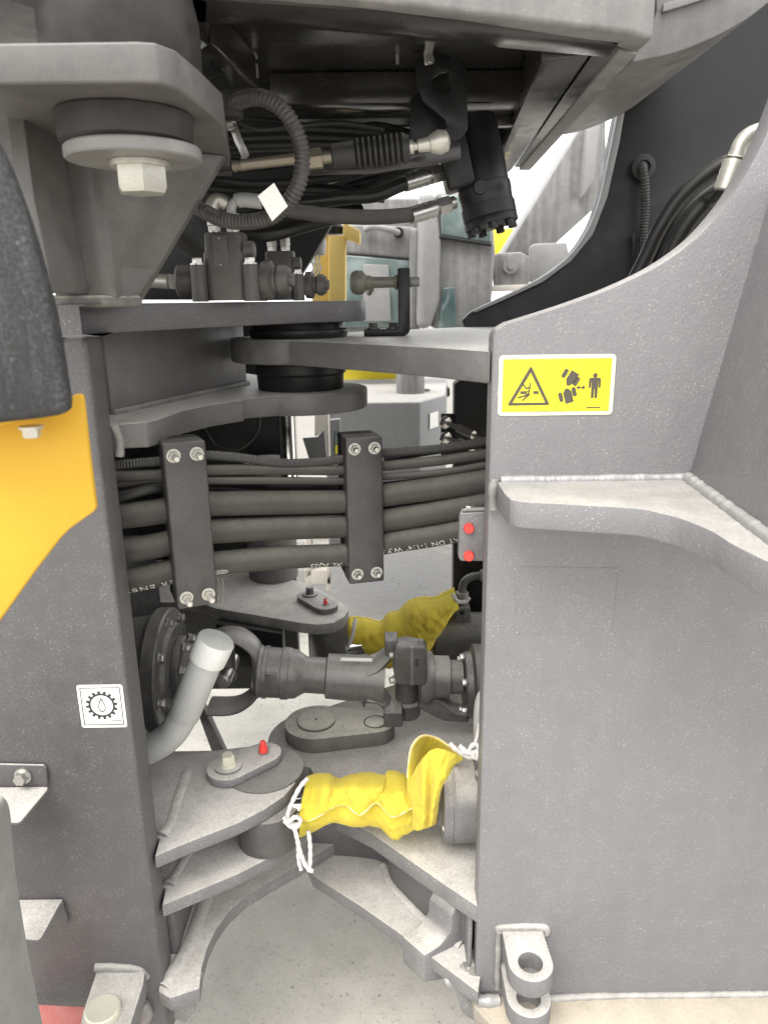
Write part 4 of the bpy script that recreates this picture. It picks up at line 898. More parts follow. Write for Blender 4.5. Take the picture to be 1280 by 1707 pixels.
thin('thin hose just below the ribbed conduit in the clamped bundle', [(120, 792, 1.17), (200, 793, 1.17), (265, 791, 1.185), (342, 784, 1.215), (460, 783, 1.27), (580, 784, 1.325), (608, 781, 1.34), (640, 777, 1.34), (730, 768, 1.32), (812, 756, 1.30), (880, 745, 1.28)], .0092)
thin('thinnest black hose directly above the three thick hoses', [(120, 812, 1.18), (200, 808, 1.18), (265, 800, 1.19), (342, 801, 1.215), (460, 801, 1.27), (580, 802, 1.325), (608, 799, 1.34), (640, 795, 1.34), (730, 788, 1.32), (812, 775, 1.30), (880, 765, 1.28)], .0066)
thin('black hose rising from the left behind the first clamp bar', [(120, 850, 1.16), (200, 828, 1.16), (268, 812, 1.185), (340, 806, 1.25), (440, 812, 1.34), (520, 812, 1.38), (580, 815, 1.4), (680, 806, 1.4), (812, 790, 1.36), (880, 780, 1.34)], .0085, 'hose_dark')
thin('black hose sagging behind the upper two thick hoses', [(300, 862, 1.28), (380, 862, 1.32), (480, 858, 1.38), (580, 855, 1.42), (680, 842, 1.42), (812, 818, 1.38), (880, 806, 1.36)], .010, 'hose_dark')
thin('thin cable looping below the lower fork plate', [(330, 700, 1.5), (345, 722, 1.5), (362, 744, 1.5), (398, 748, 1.5), (428, 722, 1.5), (432, 695, 1.5)], .0035, 'hose_dark', False, 'thin_cable', 'cable')
for i, (lab, pts) in enumerate((('dark hose near the far side high behind the clamp', [(640, 766, 1.5), (720, 752, 1.5), (820, 738, 1.48), (880, 728, 1.46)]), ('dark hose behind the lowest gap right of the second clamp', [(640, 812, 1.5), (720, 800, 1.5), (812, 788, 1.48), (880, 780, 1.46)]))):
    thin(lab, pts, .008, 'hose_dark')
# clamp bars
def clamp(label, cx, ytop, ybot, Y, w_, yaw, dep):
    t = thing('hose_clamp', label, 'clamp', 'hose clamp bars')
    a = P(cx, ytop, Y); b = P(cx, ybot, Y); m = Matrix.Rotation(yaw, 3, 'Z'); X0 = a.x
    zc, h = (a.z+b.z)/2, a.z-b.z
    n_ = m@V((0, -1, 0)); ex_ = m@V((1, 0, 0))
    c0 = V((X0, Y, zc))
    bm = bmn(); box(bm, c0-n_*dep*.28, (w_, dep*.56, h), yaw); fin('front_bar', bm, 'bar', t, .004, 3)
    bm = bmn(); box(bm, c0-n_*dep*.80, (w_*.98, dep*.40, h*.985), yaw); fin('rear_bar', bm, 'black', t, .003)
    for sz in (1, -1):
        for sx in (-1, 1):
            p = c0+ex_*(sx*w_*.27)+V((0, 0, sz*(h/2-.020)))
            bolt(t, p+n_*.0002, n_, .0088, .0105, 'zinc_pale' if yaw > .3 else 'zinc', 'nut_and_stud', 1.25, .2, .022 if yaw > .3 else .008, .62)
    return t
clamp('nearer dark hose clamp bar with long pale studs, beside the left side plate', 307, 737, 1012, 1.152, .0665, R(24), .085)
clamp('farther dark hose clamp bar with short studs, in the middle of the hoses', 607, 729, 972, 1.300, .067, R(14), .085)
WT = tag((lambda b: (tube(b, catmull([P(362, 962, 1.20), P(366, 985, 1.205), P(360, 1000, 1.205), P(368, 1010, 1.205), P(372, 985, 1.205), P(370, 965, 1.20)], 6), .0016, 7), fin('cable_tie', b, 'bumper'))[1])(bmn()), 'frayed tie hanging from the lowest thick hose beside the nearer clamp', 'cable tie')
# ================================================================== drive shaft
DS = thing('drive_shaft', 'dark grey drive shaft with universal joints crossing the gap above the lower hinge', 'drive shaft')
yd = 1.60
def D(x, y, dy=0): return P(x, y, yd+dy)
dpm = (D(560, 1125)-D(559, 1125)).length
ax0, ax1 = D(428, 1119), D(640, 1133); axd = (ax1-ax0); LX = axd.length; axn = axd.normalized()
def ux(x): return (x-428)/212*LX
bm = bmn(); lathe(bm, [(ux(424), .040), (ux(428), .043*1.28), (ux(434), 44*dpm), (ux(437), 42*dpm), (ux(440), 42*dpm), (ux(441), 43.5*dpm), (ux(447), 43.5*dpm), (ux(448), 41.5*dpm), (ux(470), 41*dpm), (ux(471), 43*dpm), (ux(482), 43*dpm), (ux(484), 41*dpm), (ux(494), 40*dpm), (ux(503), 34*dpm), (ux(510), 30*dpm), (ux(548), 30*dpm)], ax0, axd, 48); fin('shaft_tube', bm, 'shaft', DS)
bm = bmn(); lathe(bm, [(ux(543), 33*dpm), (ux(545), 37*dpm), (ux(575), 38*dpm), (ux(620), 38*dpm), (ux(632), 40*dpm), (ux(640), 40*dpm)], ax0, axd, 48); fin('slip_tube', bm, 'shaft', DS)
bm = bmn(); box(bm, D(452, 1133, -.056), (.026, .006, .034)); fin('balance_weight', bm, 'shaft', DS, .0015)
flatp = [D(568, 1096, -.046), D(620, 1097, -.046), D(620, 1102, -.047), D(568, 1101, -.047)]
bm = bmn(); prism(bm, flatp, (0, -.0015, 0)); fin('paper_label', bm, 'tag', DS)
bm = bmn(); lathe(bm, [(0, .006), (.006, .006), (.006, .0035), (.014, .0035)], D(606, 1168, -.02), (0, -.2, -1), 10); fin('grease_nipple', bm, 'steel_dark', DS)
# left yoke: thick U lying open towards the gearbox
yo = [D(x, y) for x, y in ((352, 1066), (372, 1058), (395, 1059), (414, 1069), (428, 1086), (433, 1119), (428, 1148), (412, 1166), (388, 1176), (350, 1177))]
yo = catmull(yo, 5)
bm = bmn(); tube(bm, yo, .0125, 16, 3.3, 1.0); fin('yoke', bm, 'shaft', DS, smooth=60)
bm = bmn(); lathe(bm, [(0, .019), (.10, .019)], D(377, 1060)+V((0, 0, -.012)), D(383, 1172)-D(377, 1060), 20); fin('cross_pin', bm, 'steel_dark', DS)
bm = bmn(); lathe(bm, [(-.055, .018), (.055, .018)], D(380, 1117), (0, 1, 0), 20); lathe(bm, [(-.062, .012), (.062, .012)], D(380, 1117), (0, 1, 0), 12); fin('cross_pin', bm, 'zinc', DS)
# inner flange yoke towards the gearbox
bm = bmn()
lathe(bm, [(0, 56*dpm), (12*dpm, 56*dpm), (14*dpm, 46*dpm), (40*dpm, 40*dpm), (52*dpm, 30*dpm)], D(300, 1116), (1, 0, 0), 48); fin('flange_yoke', bm, 'steel_dark', DS, .002)
for k in range(8):
    a = k*math.pi/4+.35; c = D(300, 1116)+V((14*dpm, math.cos(a)*50*dpm*1.0, math.sin(a)*50*dpm))
    bolt(DS, c, (1, 0, 0), .011, .016, 'zinc', flange=1.25)
# right yoke: two forked arms, bearing cups, cross
def arm(pts, w0, w1, dep, name='yoke_arm'):
    ps = catmull([D(*q) for q in pts], 5); bm = bmn(); n = len(ps)
    tube(bm, ps, lambda u, L: lerp(w0, w1, u), 12, dep, 1.0); return fin(name, bm, 'shaft', DS, smooth=55)
arm(((612, 1112), (630, 1104), (643, 1093), (652, 1082), (656, 1070)), .016, .010, 3.0)
arm(((612, 1152), (630, 1156), (642, 1166), (648, 1180), (652, 1190)), .016, .011, 3.0)
bm = bmn(); box(bm, D(652, 1073, -.02), (.030, .055, .040)); fin('bearing_cap', bm, 'steel_dark', DS, .005, 2)
bm = bmn(); box(bm, D(655, 1188, -.03), (.045, .070, .040)); fin('bearing_cap', bm, 'steel_dark', DS, .006, 2)
bm = bmn(); lathe(bm, [(-36*dpm, 16*dpm), (-34*dpm, 20*dpm), (-15*dpm, 20*dpm), (15*dpm, 20*dpm), (34*dpm, 20*dpm), (36*dpm, 16*dpm)], D(678, 1132), (0, -.1, 1), 24)
lathe(bm, [(-70*dpm, 20*dpm), (-66*dpm, 22*dpm), (-44*dpm, 22*dpm), (-42*dpm, 14*dpm), (60*dpm, 14*dpm), (60*dpm, 20*dpm), (66*dpm, 20*dpm)], D(679, 1130), (0, 0, 1), 24); fin('cross', bm, 'steel_dark', DS)
# bearing carrier face (two bolted straps towards the viewer)
bm = bmn()
prism(bm, [D(x, y, -.065) for x, y in ((656, 1083), (662, 1077), (708, 1079), (712, 1086), (712, 1140), (704, 1144), (660, 1142), (655, 1116))], (0, .05, 0)); fin('bearing_carrier', bm, 'steel_dark', DS, .006, 3)
bm = bmn(); prism(bm, [D(x, y, -.068) for x, y in ((684, 1079), (690, 1079), (690, 1143), (684, 1143))], (0, .01, 0)); fin('carrier_rib', bm, 'shaft', DS, .002)
bm = bmn(); prism(bm, [D(x, y, -.0655) for x, y in ((692, 1099), (697, 1099), (697, 1111), (692, 1111))], (0, -.002, 0)); fin('slot', bm, 'ink', DS)
for x, y in ((657, 1091), (658, 1133), (709, 1134), (697, 1072)): bolt(DS, D(x, y, -.045), (-1, -.3, 0) if x < 690 else (1, -.2, 0), .008, .012, 'zinc_pale' if x < 690 else 'steel_dark')
bm = bmn(); lathe(bm, [(0, 40*dpm), (6*dpm, 44*dpm), (14*dpm, 43*dpm), (24*dpm, 35*dpm), (25*dpm, 35*dpm), (48*dpm, 35*dpm), (49*dpm, 28*dpm), (70*dpm, 28*dpm)], D(700, 1128), (1, 0, -.02), 40); fin('companion_flange', bm, 'shaft', DS)
bm = bmn(); prism(bm, [D(x, y, -.03) for x, y in ((695, 1180), (705, 1165), (730, 1168), (760, 1190), (785, 1196), (780, 1206), (740, 1203), (712, 1190))], (0, .06, 0)); fin('lower_arm', bm, 'steel_dark', DS, .005)
# gearbox output with brake disc on the left
GB = thing('gearbox_output', 'dark round gearbox output housing with bolted cover behind the oil filler pipe', 'gearbox')
gc = D(286, 1118)
bm = bmn(); lathe(bm, [(-.10, .125), (-.03, .135), (-.028, .150), (0, .150), (.004, .146), (.006, .115), (.016, .110), (.020, .085), (.021, 0)], gc, (1, 0, 0), 64); fin('output_cover', bm, 'steel_dark', GB)
for k in range(8):
    a = k*math.pi/4+.1; bolt(GB, gc+V((.005, math.cos(a)*.129, math.sin(a)*.129)), (1, 0, 0), .011, .014, 'zinc', flange=1.2)
plate('gearbox_housing', [gc+V((-.10, y, z)) for y, z in ((-.25, -.25), (.3, -.25), (.3, .25), (-.25, .25))], (-.12, 0, 0), 'black', GB, .02)
# axle input on the right
AI = thing('axle_input', 'dark bolted round axle input housing behind the edge of the right side plate', 'axle housing')
ac = D(778, 1140)
bm = bmn(); lathe(bm, [(-6*dpm, 44*dpm), (-4*dpm, 52*dpm), (6*dpm, 55*dpm), (8*dpm, 60*dpm), (10*dpm, 66*dpm), (60*dpm, 66*dpm), (90*dpm, 80*dpm), (160*dpm, 80*dpm)], ac, (1, 0, 0), 56); fin('housing', bm, 'steel_dark', AI)
for k in range(6):
    a = k*math.pi/3+.5; bolt(AI, ac+V((-5*dpm, math.cos(a)*49*dpm, math.sin(a)*49*dpm)), (-1, 0, 0), .008, .010, 'zinc')
bm = bmn(); tube(bm, catmull([P(815, 1150, 1.30), P(803, 1165, 1.28), P(799, 1200, 1.27), P(800, 1240, 1.27), P(806, 1262, 1.28)], 5), .012, 14); fin('breather_pipe', bm, 'pale_pipe', AI)
# ================================================================== oil filler pipe
OP = thing('oil_filler_pipe', 'pale grey oil filler pipe with round cap, bent up beside the left side plate', 'pipe')
yp_ = 1.235
bm = bmn(); tube(bm, catmull([P(150, 1262, yp_+.03), P(220, 1258, yp_+.01), P(255, 1246, yp_), P(284, 1226, yp_), P(302, 1200, yp_), P(309, 1186, yp_)], 8), .0275, 28); fin('pipe_elbow', bm, 'pale_pipe', OP)
a_, b_ = P(306, 1193, yp_), P(347, 1096, yp_-.005); bm = bmn(); lathe(bm, [(0, .0295), ((b_-a_).length, .0295)], a_, b_-a_, 32); fin('pipe_neck', bm, 'pale_pipe', OP, .001)
a_, b_ = P(346, 1100, yp_-.005), P(361, 1066, yp_-.007); L = (b_-a_).length; bm = bmn(); lathe(bm, [(0, .030), (.0005, .0335), (L*.93, .0345), (L, .0325), (L+.0002, .03), (L+.0003, 0)], a_, b_-a_, 36); fin('filler_cap', bm, paint('filler_cap_paint', (.60, .61, .59), dust=.45, speck=.1, film=.25, rough=.5, dcol=(.40, .39, .34)), OP)
# ================================================================== steering cylinders
def keeper(label, c1, c2, r1, r2, th, capped, bmat='grey_dusty', bolt_r=.0135):
    t = thing('pin_keeper', label, 'keeper plate')
    bm = bmn(); prism(bm, slot(c1, c2, r1, r2, 10), (0, 0, th)); fin('keeper', bm, bmat, t, .003, 2)
    up_ = V((0, 0, th))
    bm = bmn(); lathe(bm, [(0, bolt_r*2.0), (.0045, bolt_r*2.0), (.005, bolt_r*1.9)], c1+up_+V((0, 0, .0002)), (0, 0, 1), 32); fin('washer', bm, bmat, t)
    bolt(t, c1+up_+V((0, 0, .005)), (0, 0, 1), bolt_r, bolt_r*1.7, 'pin' if bmat != 'grey' else 'steel_dark', flange=1.2, hint=(1, .5, 0))
    bm = bmn(); lathe(bm, [(0, .012), (.001, .012), (.0012, .008)], c2+up_, (0, 0, 1), 20); fin('grease_seat', bm, 'steel_dark', t)
    s_ = .0085 if capped else .0055
    bm = bmn(); lathe(bm, [(0, s_*1.05), (s_*1.2, s_*1.05), (s_*1.4, s_*.75), (s_*2.6, s_*.72), (s_*2.9, s_*.4)], c2+up_+V((0, 0, .002)), (0, 0, 1), 16); fin('red_cap', bm, 'red', t)
    return t
k1_, k2_ = PZ(382, 1291, dA+.004), PZ(440, 1266, dA+.004)
bm = bmn(); prism(bm, [V((x, y, H+dA-.001)) for x, y in arc(pinS.x-.004, pinS.y-.005, .078, 0, 352, 45)], (0, 0, .004)); fin('pin_boss', bm, 'grey_clean', RF, .001)
keeper('dusty keeper plate with pale bolt and red grease cap on the near cylinder bracket', V((k1_.x, k1_.y, H+dA+.004)), V((k2_.x, k2_.y, H+dA+.004)), .043, .037, .017, True)
CN = thing('steering_cylinder', 'near grey steering cylinder wearing the crumpled yellow sleeve, at the right side plate', 'hydraulic cylinder', 'steering cylinders')
hb = PZ(447, 1368, -.965); hy = hb.y+.01
rod('rod_eye', V((hb.x, hy, H+dB+.001)), V((hb.x, hy, H+dA-.027)), .062, 'steel_dark', CN, 40, .003)
yc_ = 1.25; c0 = P(733, 1333, yc_); cr = .079
rod('piston_rod', V((hb.x+.05, hy, c0.z)), c0+V((.05, 0, 0)), .022, 'chrome', CN, 28)
bm = bmn(); lathe(bm, [(-.008, .045), (0, .050), (.002, cr-.004), (.004, cr), (.020, cr), (.021, cr-.0015), (.024, cr-.0015), (.025, cr), (.42, cr)], c0, (1, 0, 0), 56); fin('barrel', bm, 'grey_dusty', CN)
bm = bmn(); lathe(bm, [(0, .012), (.02, .012)], c0+V((.075, -.03, .066)), (0, -.3, 1), 12); box(bm, c0+V((.09, 0, .085)), (.05, .04, .03)); fin('port', bm, 'grey_dusty', CN, .002)
bolt(CN, c0+V((.010, -.066, -.012)), (-1, 0, 0), .007, .010, 'zinc')
# far cylinder, bracket and keeper
dFar = -.815
pf = [xy(PZ(x, y, dFar)) for x, y in ((330, 1003), (360, 1014), (420, 1024), (500, 1038), (530, 1041), (556, 1038), (574, 1028), (581, 1016), (574, 1006), (552, 993), (510, 971), (470, 962))]
hplate('far_bracket_plate', pf + [(-.34, 2.32), (-.75, 2.32), (-.75, pf[0][1])], dFar, .030, paint('far_bracket_paint', (.12, .115, .11), dust=.95, speck=.05, film=.2, rough=.6, dcol=(.80, .77, .70)), RF, .003)  # dust made extra pale to stand in for light from the far side
plate('far_bracket_web', [PZ(360, 1040, dFar-.03), PZ(470, 1056, dFar-.03), PZ(470, 1056, dFar-.03)-V((0, 0, .12)), PZ(360, 1040, dFar-.03)-V((0, 0, .12))], (0, .05, 0), 'black', RF, .003)
q1, q2 = PZ(517, 1001, dFar), PZ(543, 1017, dFar)
keeper('clean grey keeper plate on the far cylinder bracket behind the hoses', V((q1.x, q1.y, H+dFar+.001)), V((q2.x, q2.y, H+dFar+.001)), .036, .034, .016, False, 'grey', .011)
CF = thing('steering_cylinder', 'far dark steering cylinder wearing the yellow sleeve, beyond the drive shaft', 'hydraulic cylinder', 'steering cylinders')
hf = PZ(545, 1040, dFar-.03)
rod('rod_eye', V((hf.x, hf.y+.035, H+dFar-.031)), V((hf.x, hf.y+.035, H+dFar-.14)), .056, 'steel_dark', CF, 40, .003)
yf_ = 1.98; cF = P(722, 1066, yf_)
rod('piston_rod', V((hf.x+.045, hf.y+.035, cF.z)), cF+V((.05, 0, 0)), .028, 'chrome', CF, 28)
bm = bmn(); lathe(bm, [(-.006, .045), (0, .074), (.003, .078), (.42, .078)], cF, (1, 0, 0), 48); fin('barrel', bm, 'steel_dark', CF)
bm = bmn(); box(bm, P(770, 1020, yf_-.03), (.042, .05, .045)); fin('port', bm, 'steel_dark', CF, .004)
bm = bmn(); lathe(bm, [(0, .008), (.003, .006)], P(770, 1021, yf_-.056), (0, -1, 0), 14); fin('plug', bm, 'black', CF)
bm = bmn(); tube(bm, catmull([P(770, 1008, yf_-.03), P(770, 985, yf_-.03), P(774, 970, yf_-.03), P(788, 961, yf_-.03), P(815, 958, yf_-.03)], 6), .011, 14); fin('elbow_pipe', bm, 'steel_dark', CF)
bm = bmn(); prism(bm, hexpts(P(770, 1004, yf_-.03), (0, 0, 1), .019), (0, 0, .032)); fin('elbow_nut', bm, 'bumper', CF, .001); bm = bmn(); prism(bm, hexpts(P(800, 959, yf_-.03), (1, 0, 0), .017), (.03, 0, 0)); fin('elbow_nut', bm, 'bumper', CF, .001)
# ================================================================== yellow protective sleeves
def drape(name, top, bot, Yc, df, db, parent, nu=110, nv=40, front_only=False, amp=.006, freq=26., seed=0., vfold=0., flare=0., power=1.):
    """loose cloth round an axis: at each station a closed bulge between an upper and a lower line"""
    T = catmull([V((x, y, 0)) for x, y in top], 20); B = catmull([V((x, y, 0)) for x, y in bot], 20)
    def samp(c, u):
        s = u*(len(c)-1); i = min(int(s), len(c)-2); return c[i].lerp(c[i+1], s-i)
    bm = bmn(); grid = []
    for i in range(nu+1):
        u = i/nu; a = samp(T, u); b = samp(B, u); row = []
        dfu = df(u) if callable(df) else df; dbu = db(u) if callable(db) else db; yc = Yc(u) if callable(Yc) else Yc
        pa_, pb_ = P(a.x, a.y, yc), P(b.x, b.y, yc)
        for j in range(nv+1):
            if front_only: th = lerp(-.35, math.pi, j/nv)
            else: th = lerp(0, 2*math.pi, j/nv)
            c = (1-math.cos(th))/2; s = math.sin(th)
            p = pa_.lerp(pb_, c)
            y = -s*dfu if s > 0 else -s*dbu
            if front_only and flare: y -= flare*(c**3)
            nn = V((u*freq+seed, c*5.+seed, seed*.7+(.0 if s >= 0 else 3.)))
            w1 = noise.noise(nn)
            w2 = 1-abs(noise.noise(V((u*freq*.55+c*vfold+seed*2, c*2.2+u*3, seed))))*2.6; w2 = w2*abs(w2)
            w3 = noise.noise(V((u*freq*2.6, c*13+seed, seed)))
            w4 = 1-abs(noise.noise(V((u*freq*.30+c*6+seed, c*3.-u*8, seed+4))))*2.8; w4 = w4*abs(w4); w5 = 1-abs(noise.noise(V((u*freq*1.3-c*5+seed, c*4.+u*5, seed+9))))*3.0
            k = amp*(.6*w1+.9*w2+.12*w3+.8*w4+.12*w5)*min(1, 6*(1-abs(2*c-1))+.35)
            q = V((p.x, p.y+y-k, p.z+k*.35*(1 if c < .5 else -.4)))
            row.append(bm.verts.new(q))
        grid.append(row)
    for a, b in zip(grid, grid[1:]):
        for j in range(nv): bm.faces.new((a[j], a[j+1], b[j+1], b[j]))
    o = fin(name, bm, 'cloth', parent, smooth=180)
    md = o.modifiers.new('thickness', 'SOLIDIFY'); md.thickness = .0014; md.offset = 0
    return o
S1 = thing('protective_sleeve', 'crumpled bright yellow cloth sleeve tied with white cord on the near steering cylinder', 'cloth sleeve', 'yellow cylinder sleeves')
def patch(name, rows, parent, nu=90, nv=36, amp=.003, seed=0., mat='cloth', freq=55.):
    """thin cloth through a net of points (photo column, photo row, depth), creased a little"""
    rs_ = [catmull([P(*q_) for q_ in r], 8) for r in rows]
    def samp(c, u):
        s_ = u*(len(c)-1); i_ = min(int(s_), len(c)-2); return c[i_].lerp(c[i_+1], s_-i_)
    bm = bmn(); grid = []
    for i_ in range(nu+1):
        u = i_/nu; colp = catmull([samp(r, u) for r in rs_], 10); row = []
        for j_ in range(nv+1):
            q_ = samp(colp, j_/nv)
            a_ = 1-abs(noise.noise(V((q_.x*freq+seed, q_.z*freq*.45, seed))))*2.6
            b_ = 1-abs(noise.noise(V((q_.x*freq*.8-q_.z*freq*.7+seed, q_.z*freq*.5, seed+5))))*2.8
            c_ = noise.noise(V((q_.x*170, q_.z*150, seed)))
            k_ = amp*(a_*abs(a_)+.8*b_*abs(b_)+.22*c_)
            row.append(bm.verts.new(q_+V((0, -k_, k_*.25))))
        grid.append(row)
    for a_, b_ in zip(grid, grid[1:]):
        for j_ in range(nv): bm.faces.new((a_[j_], a_[j_+1], b_[j_+1], b_[j_]))
    o = fin(name, bm, mat, parent, smooth=180); md = o.modifiers.new('thickness', 'SOLIDIFY'); md.thickness = .0014; md.offset = 0
    return o
under = [[(505, 1335, 1.225), (530, 1330, 1.212), (556, 1325, 1.206), (587, 1325, 1.206), (629, 1325, 1.206), (650, 1330, 1.206), (676, 1330, 1.206), (700, 1330, 1.206), (727, 1330, 1.206)],
         [(500, 1372, 1.198), (528, 1362, 1.194), (556, 1352, 1.198), (587, 1358, 1.194), (629, 1356, 1.198), (655, 1368, 1.188), (676, 1362, 1.194), (700, 1358, 1.198), (727, 1355, 1.198)],
         [(500, 1395, 1.208), (530, 1382, 1.208), (556, 1370, 1.212), (587, 1377, 1.208), (629, 1378, 1.212), (658, 1400, 1.2), (678, 1389, 1.204), (700, 1380, 1.212), (726, 1374, 1.212)],
         [(508, 1380, 1.26), (532, 1372, 1.265), (556, 1362, 1.27), (587, 1366, 1.27), (629, 1366, 1.27), (655, 1376, 1.27), (678, 1372, 1.27), (700, 1366, 1.27), (724, 1362, 1.27)]]
patch('under_layer', under, S1, amp=.0028, seed=3.)
xs_ = (512, 530, 548, 566, 590, 614, 640, 647, 672, 696)
outer_ = [[(x, 1316+(k % 2)*2, 1.31) for k, x in enumerate(xs_)],
          [(x, y, 1.262+(.010 if k % 2 else 0)) for k, (x, y) in enumerate(zip(xs_, (1294, 1289, 1289, 1296, 1289, 1287, 1291, 1283, 1289, 1301)))],
          [(x-4, y, Y) for x, y, Y in zip(xs_, (1312, 1310, 1308, 1312, 1308, 1308, 1310, 1310, 1312, 1318), (1.205, 1.212, 1.197, 1.208, 1.198, 1.205, 1.197, 1.212, 1.203, 1.21))],
          [(x-9, y, Y) for x, y, Y in zip(xs_, (1336, 1338, 1334, 1328, 1326, 1332, 1326, 1330, 1334, 1330), (1.190, 1.197, 1.182, 1.196, 1.186, 1.178, 1.190, 1.184, 1.180, 1.195))],
          [(498, 1363, 1.190), (514, 1367, 1.178), (534, 1358, 1.176), (552, 1346, 1.186), (575, 1341, 1.190), (600, 1357, 1.166), (626, 1337, 1.190), (644, 1352, 1.172), (658, 1360, 1.166), (694, 1342, 1.188)]]
patch('outer_layer', outer_, S1, nu=130, nv=48, amp=.0034, seed=11.)
bm = bmn(); tube(bm, [p_+V((0, -.001, -.0006)) for p_ in catmull([P(*q_) for q_ in outer_[-1]], 8)], .0017, 7); fin('hem', bm, 'hem', S1)
loop_top = [(679, 1332, 1.19), (679, 1297, 1.195), (685, 1249, 1.205), (702, 1228, 1.225), (725, 1230, 1.245), (748, 1244, 1.24), (772, 1259, 1.215)]
patch('collar_back', [loop_top,
      [(683, 1340, 1.185), (684, 1312, 1.19), (692, 1275, 1.215), (706, 1258, 1.26), (726, 1256, 1.275), (748, 1258, 1.255), (771, 1263, 1.22)],
      [(690, 1350, 1.18), (694, 1332, 1.19), (704, 1308, 1.225), (716, 1296, 1.27), (730, 1290, 1.285), (746, 1282, 1.26), (769, 1267, 1.22)]], S1, 70, 30, .0022, 21.)
bm = bmn(); tube(bm, [p_+V((0, 0, .001)) for p_ in catmull([P(*q_) for q_ in loop_top[1:]], 8)], .0021, 7); fin('hem', bm, 'hem', S1)
patch('collar_front', [
      [(681, 1306, 1.19), (692, 1282, 1.182), (705, 1263, 1.165), (720, 1249, 1.16), (738, 1248, 1.16), (756, 1255, 1.165), (772, 1261, 1.18)],
      [(683, 1324, 1.180), (695, 1312, 1.165), (707, 1306, 1.146), (717, 1302, 1.162), (728, 1300, 1.143), (741, 1296, 1.15), (758, 1276, 1.17)],
      [(687, 1348, 1.178), (697, 1346, 1.163), (707, 1344, 1.150), (714, 1344, 1.166), (722, 1342, 1.147), (729, 1332, 1.158), (736, 1312, 1.17)],
      [(688, 1382, 1.188), (697, 1383, 1.176), (706, 1381, 1.168), (712, 1379, 1.180), (718, 1377, 1.166), (723, 1375, 1.175), (727, 1371, 1.185)]], S1, 80, 46, .0030, 31.)
def cord(label, pts, r, parent, name='cord'):
    bm = bmn(); ps = resample(catmull([P(*q) for q in pts], 10), .0035)
    tube(bm, ps, lambda u, L: r*(1+.13*math.sin(L*1400)), 9); return fin(name, bm, 'cord', parent, smooth=60)
cr_ = .0042
cord('', [(512, 1298, 1.20), (500, 1312, 1.185), (488, 1335, 1.175), (480, 1358, 1.17), (486, 1372, 1.165), (500, 1374, 1.165)], cr_, S1)
cord('', [(473, 1362, 1.165), (480, 1370, 1.16), (492, 1362, 1.16), (501, 1368, 1.165), (492, 1380, 1.16), (480, 1374, 1.165), (474, 1368, 1.165)], cr_, S1, 'cord_knot')
cord('', [(488, 1372, 1.162), (494, 1392, 1.16), (500, 1418, 1.16), (508, 1440, 1.16), (516, 1450, 1.16), (522, 1452, 1.16)], cr_, S1)
cord('', [(514, 1385, 1.18), (517, 1410, 1.17), (517, 1436, 1.165), (515, 1452, 1.16)], cr_, S1)
cord('', [(492, 1382, 1.165), (497, 1408, 1.165), (498, 1432, 1.165), (502, 1450, 1.162)], cr_, S1)
cord('', [(750, 1240, 1.19), (760, 1250, 1.18), (772, 1258, 1.18), (788, 1262, 1.18), (800, 1258, 1.18)], cr_*1.2, S1)
cord('', [(766, 1243, 1.185), (778, 1254, 1.175), (792, 1254, 1.175), (802, 1246, 1.175)], cr_*1.2, S1)
cord('', [(786, 1262, 1.175), (783, 1248, 1.175), (792, 1240, 1.175), (800, 1250, 1.17), (794, 1264, 1.17), (786, 1258, 1.172)], cr_, S1, 'cord_knot')
cord('', [(790, 1245, 1.18), (796, 1225, 1.18), (801, 1200, 1.185)], cr_*.8, S1)
S2 = thing('protective_sleeve', 'yellow cloth sleeve on the far steering cylinder behind the drive shaft', 'cloth sleeve', 'yellow cylinder sleeves')
drape('sleeve_cloth', [(584, 1030), (608, 1032), (634, 1037), (646, 1024), (665, 1018), (680, 1004), (701, 998), (724, 999), (742, 992), (758, 986)], [(566, 1092), (600, 1096), (640, 1100), (680, 1100), (706, 1095), (720, 1066), (728, 1048), (742, 1028), (752, 1012), (762, 1003)], 1.98, lambda u: .06+.06*math.sin(math.pi*u), .06, S2, amp=.008, freq=9, seed=41., vfold=3.)
cord('', [(592, 1032, 1.90), (590, 1046, 1.885), (586, 1064, 1.88), (578, 1080, 1.885), (570, 1092, 1.89)], .0055, S2)
cord('', [(754, 990, 1.93), (762, 1002, 1.92), (775, 1003, 1.92), (782, 996, 1.92)], .0055, S2)
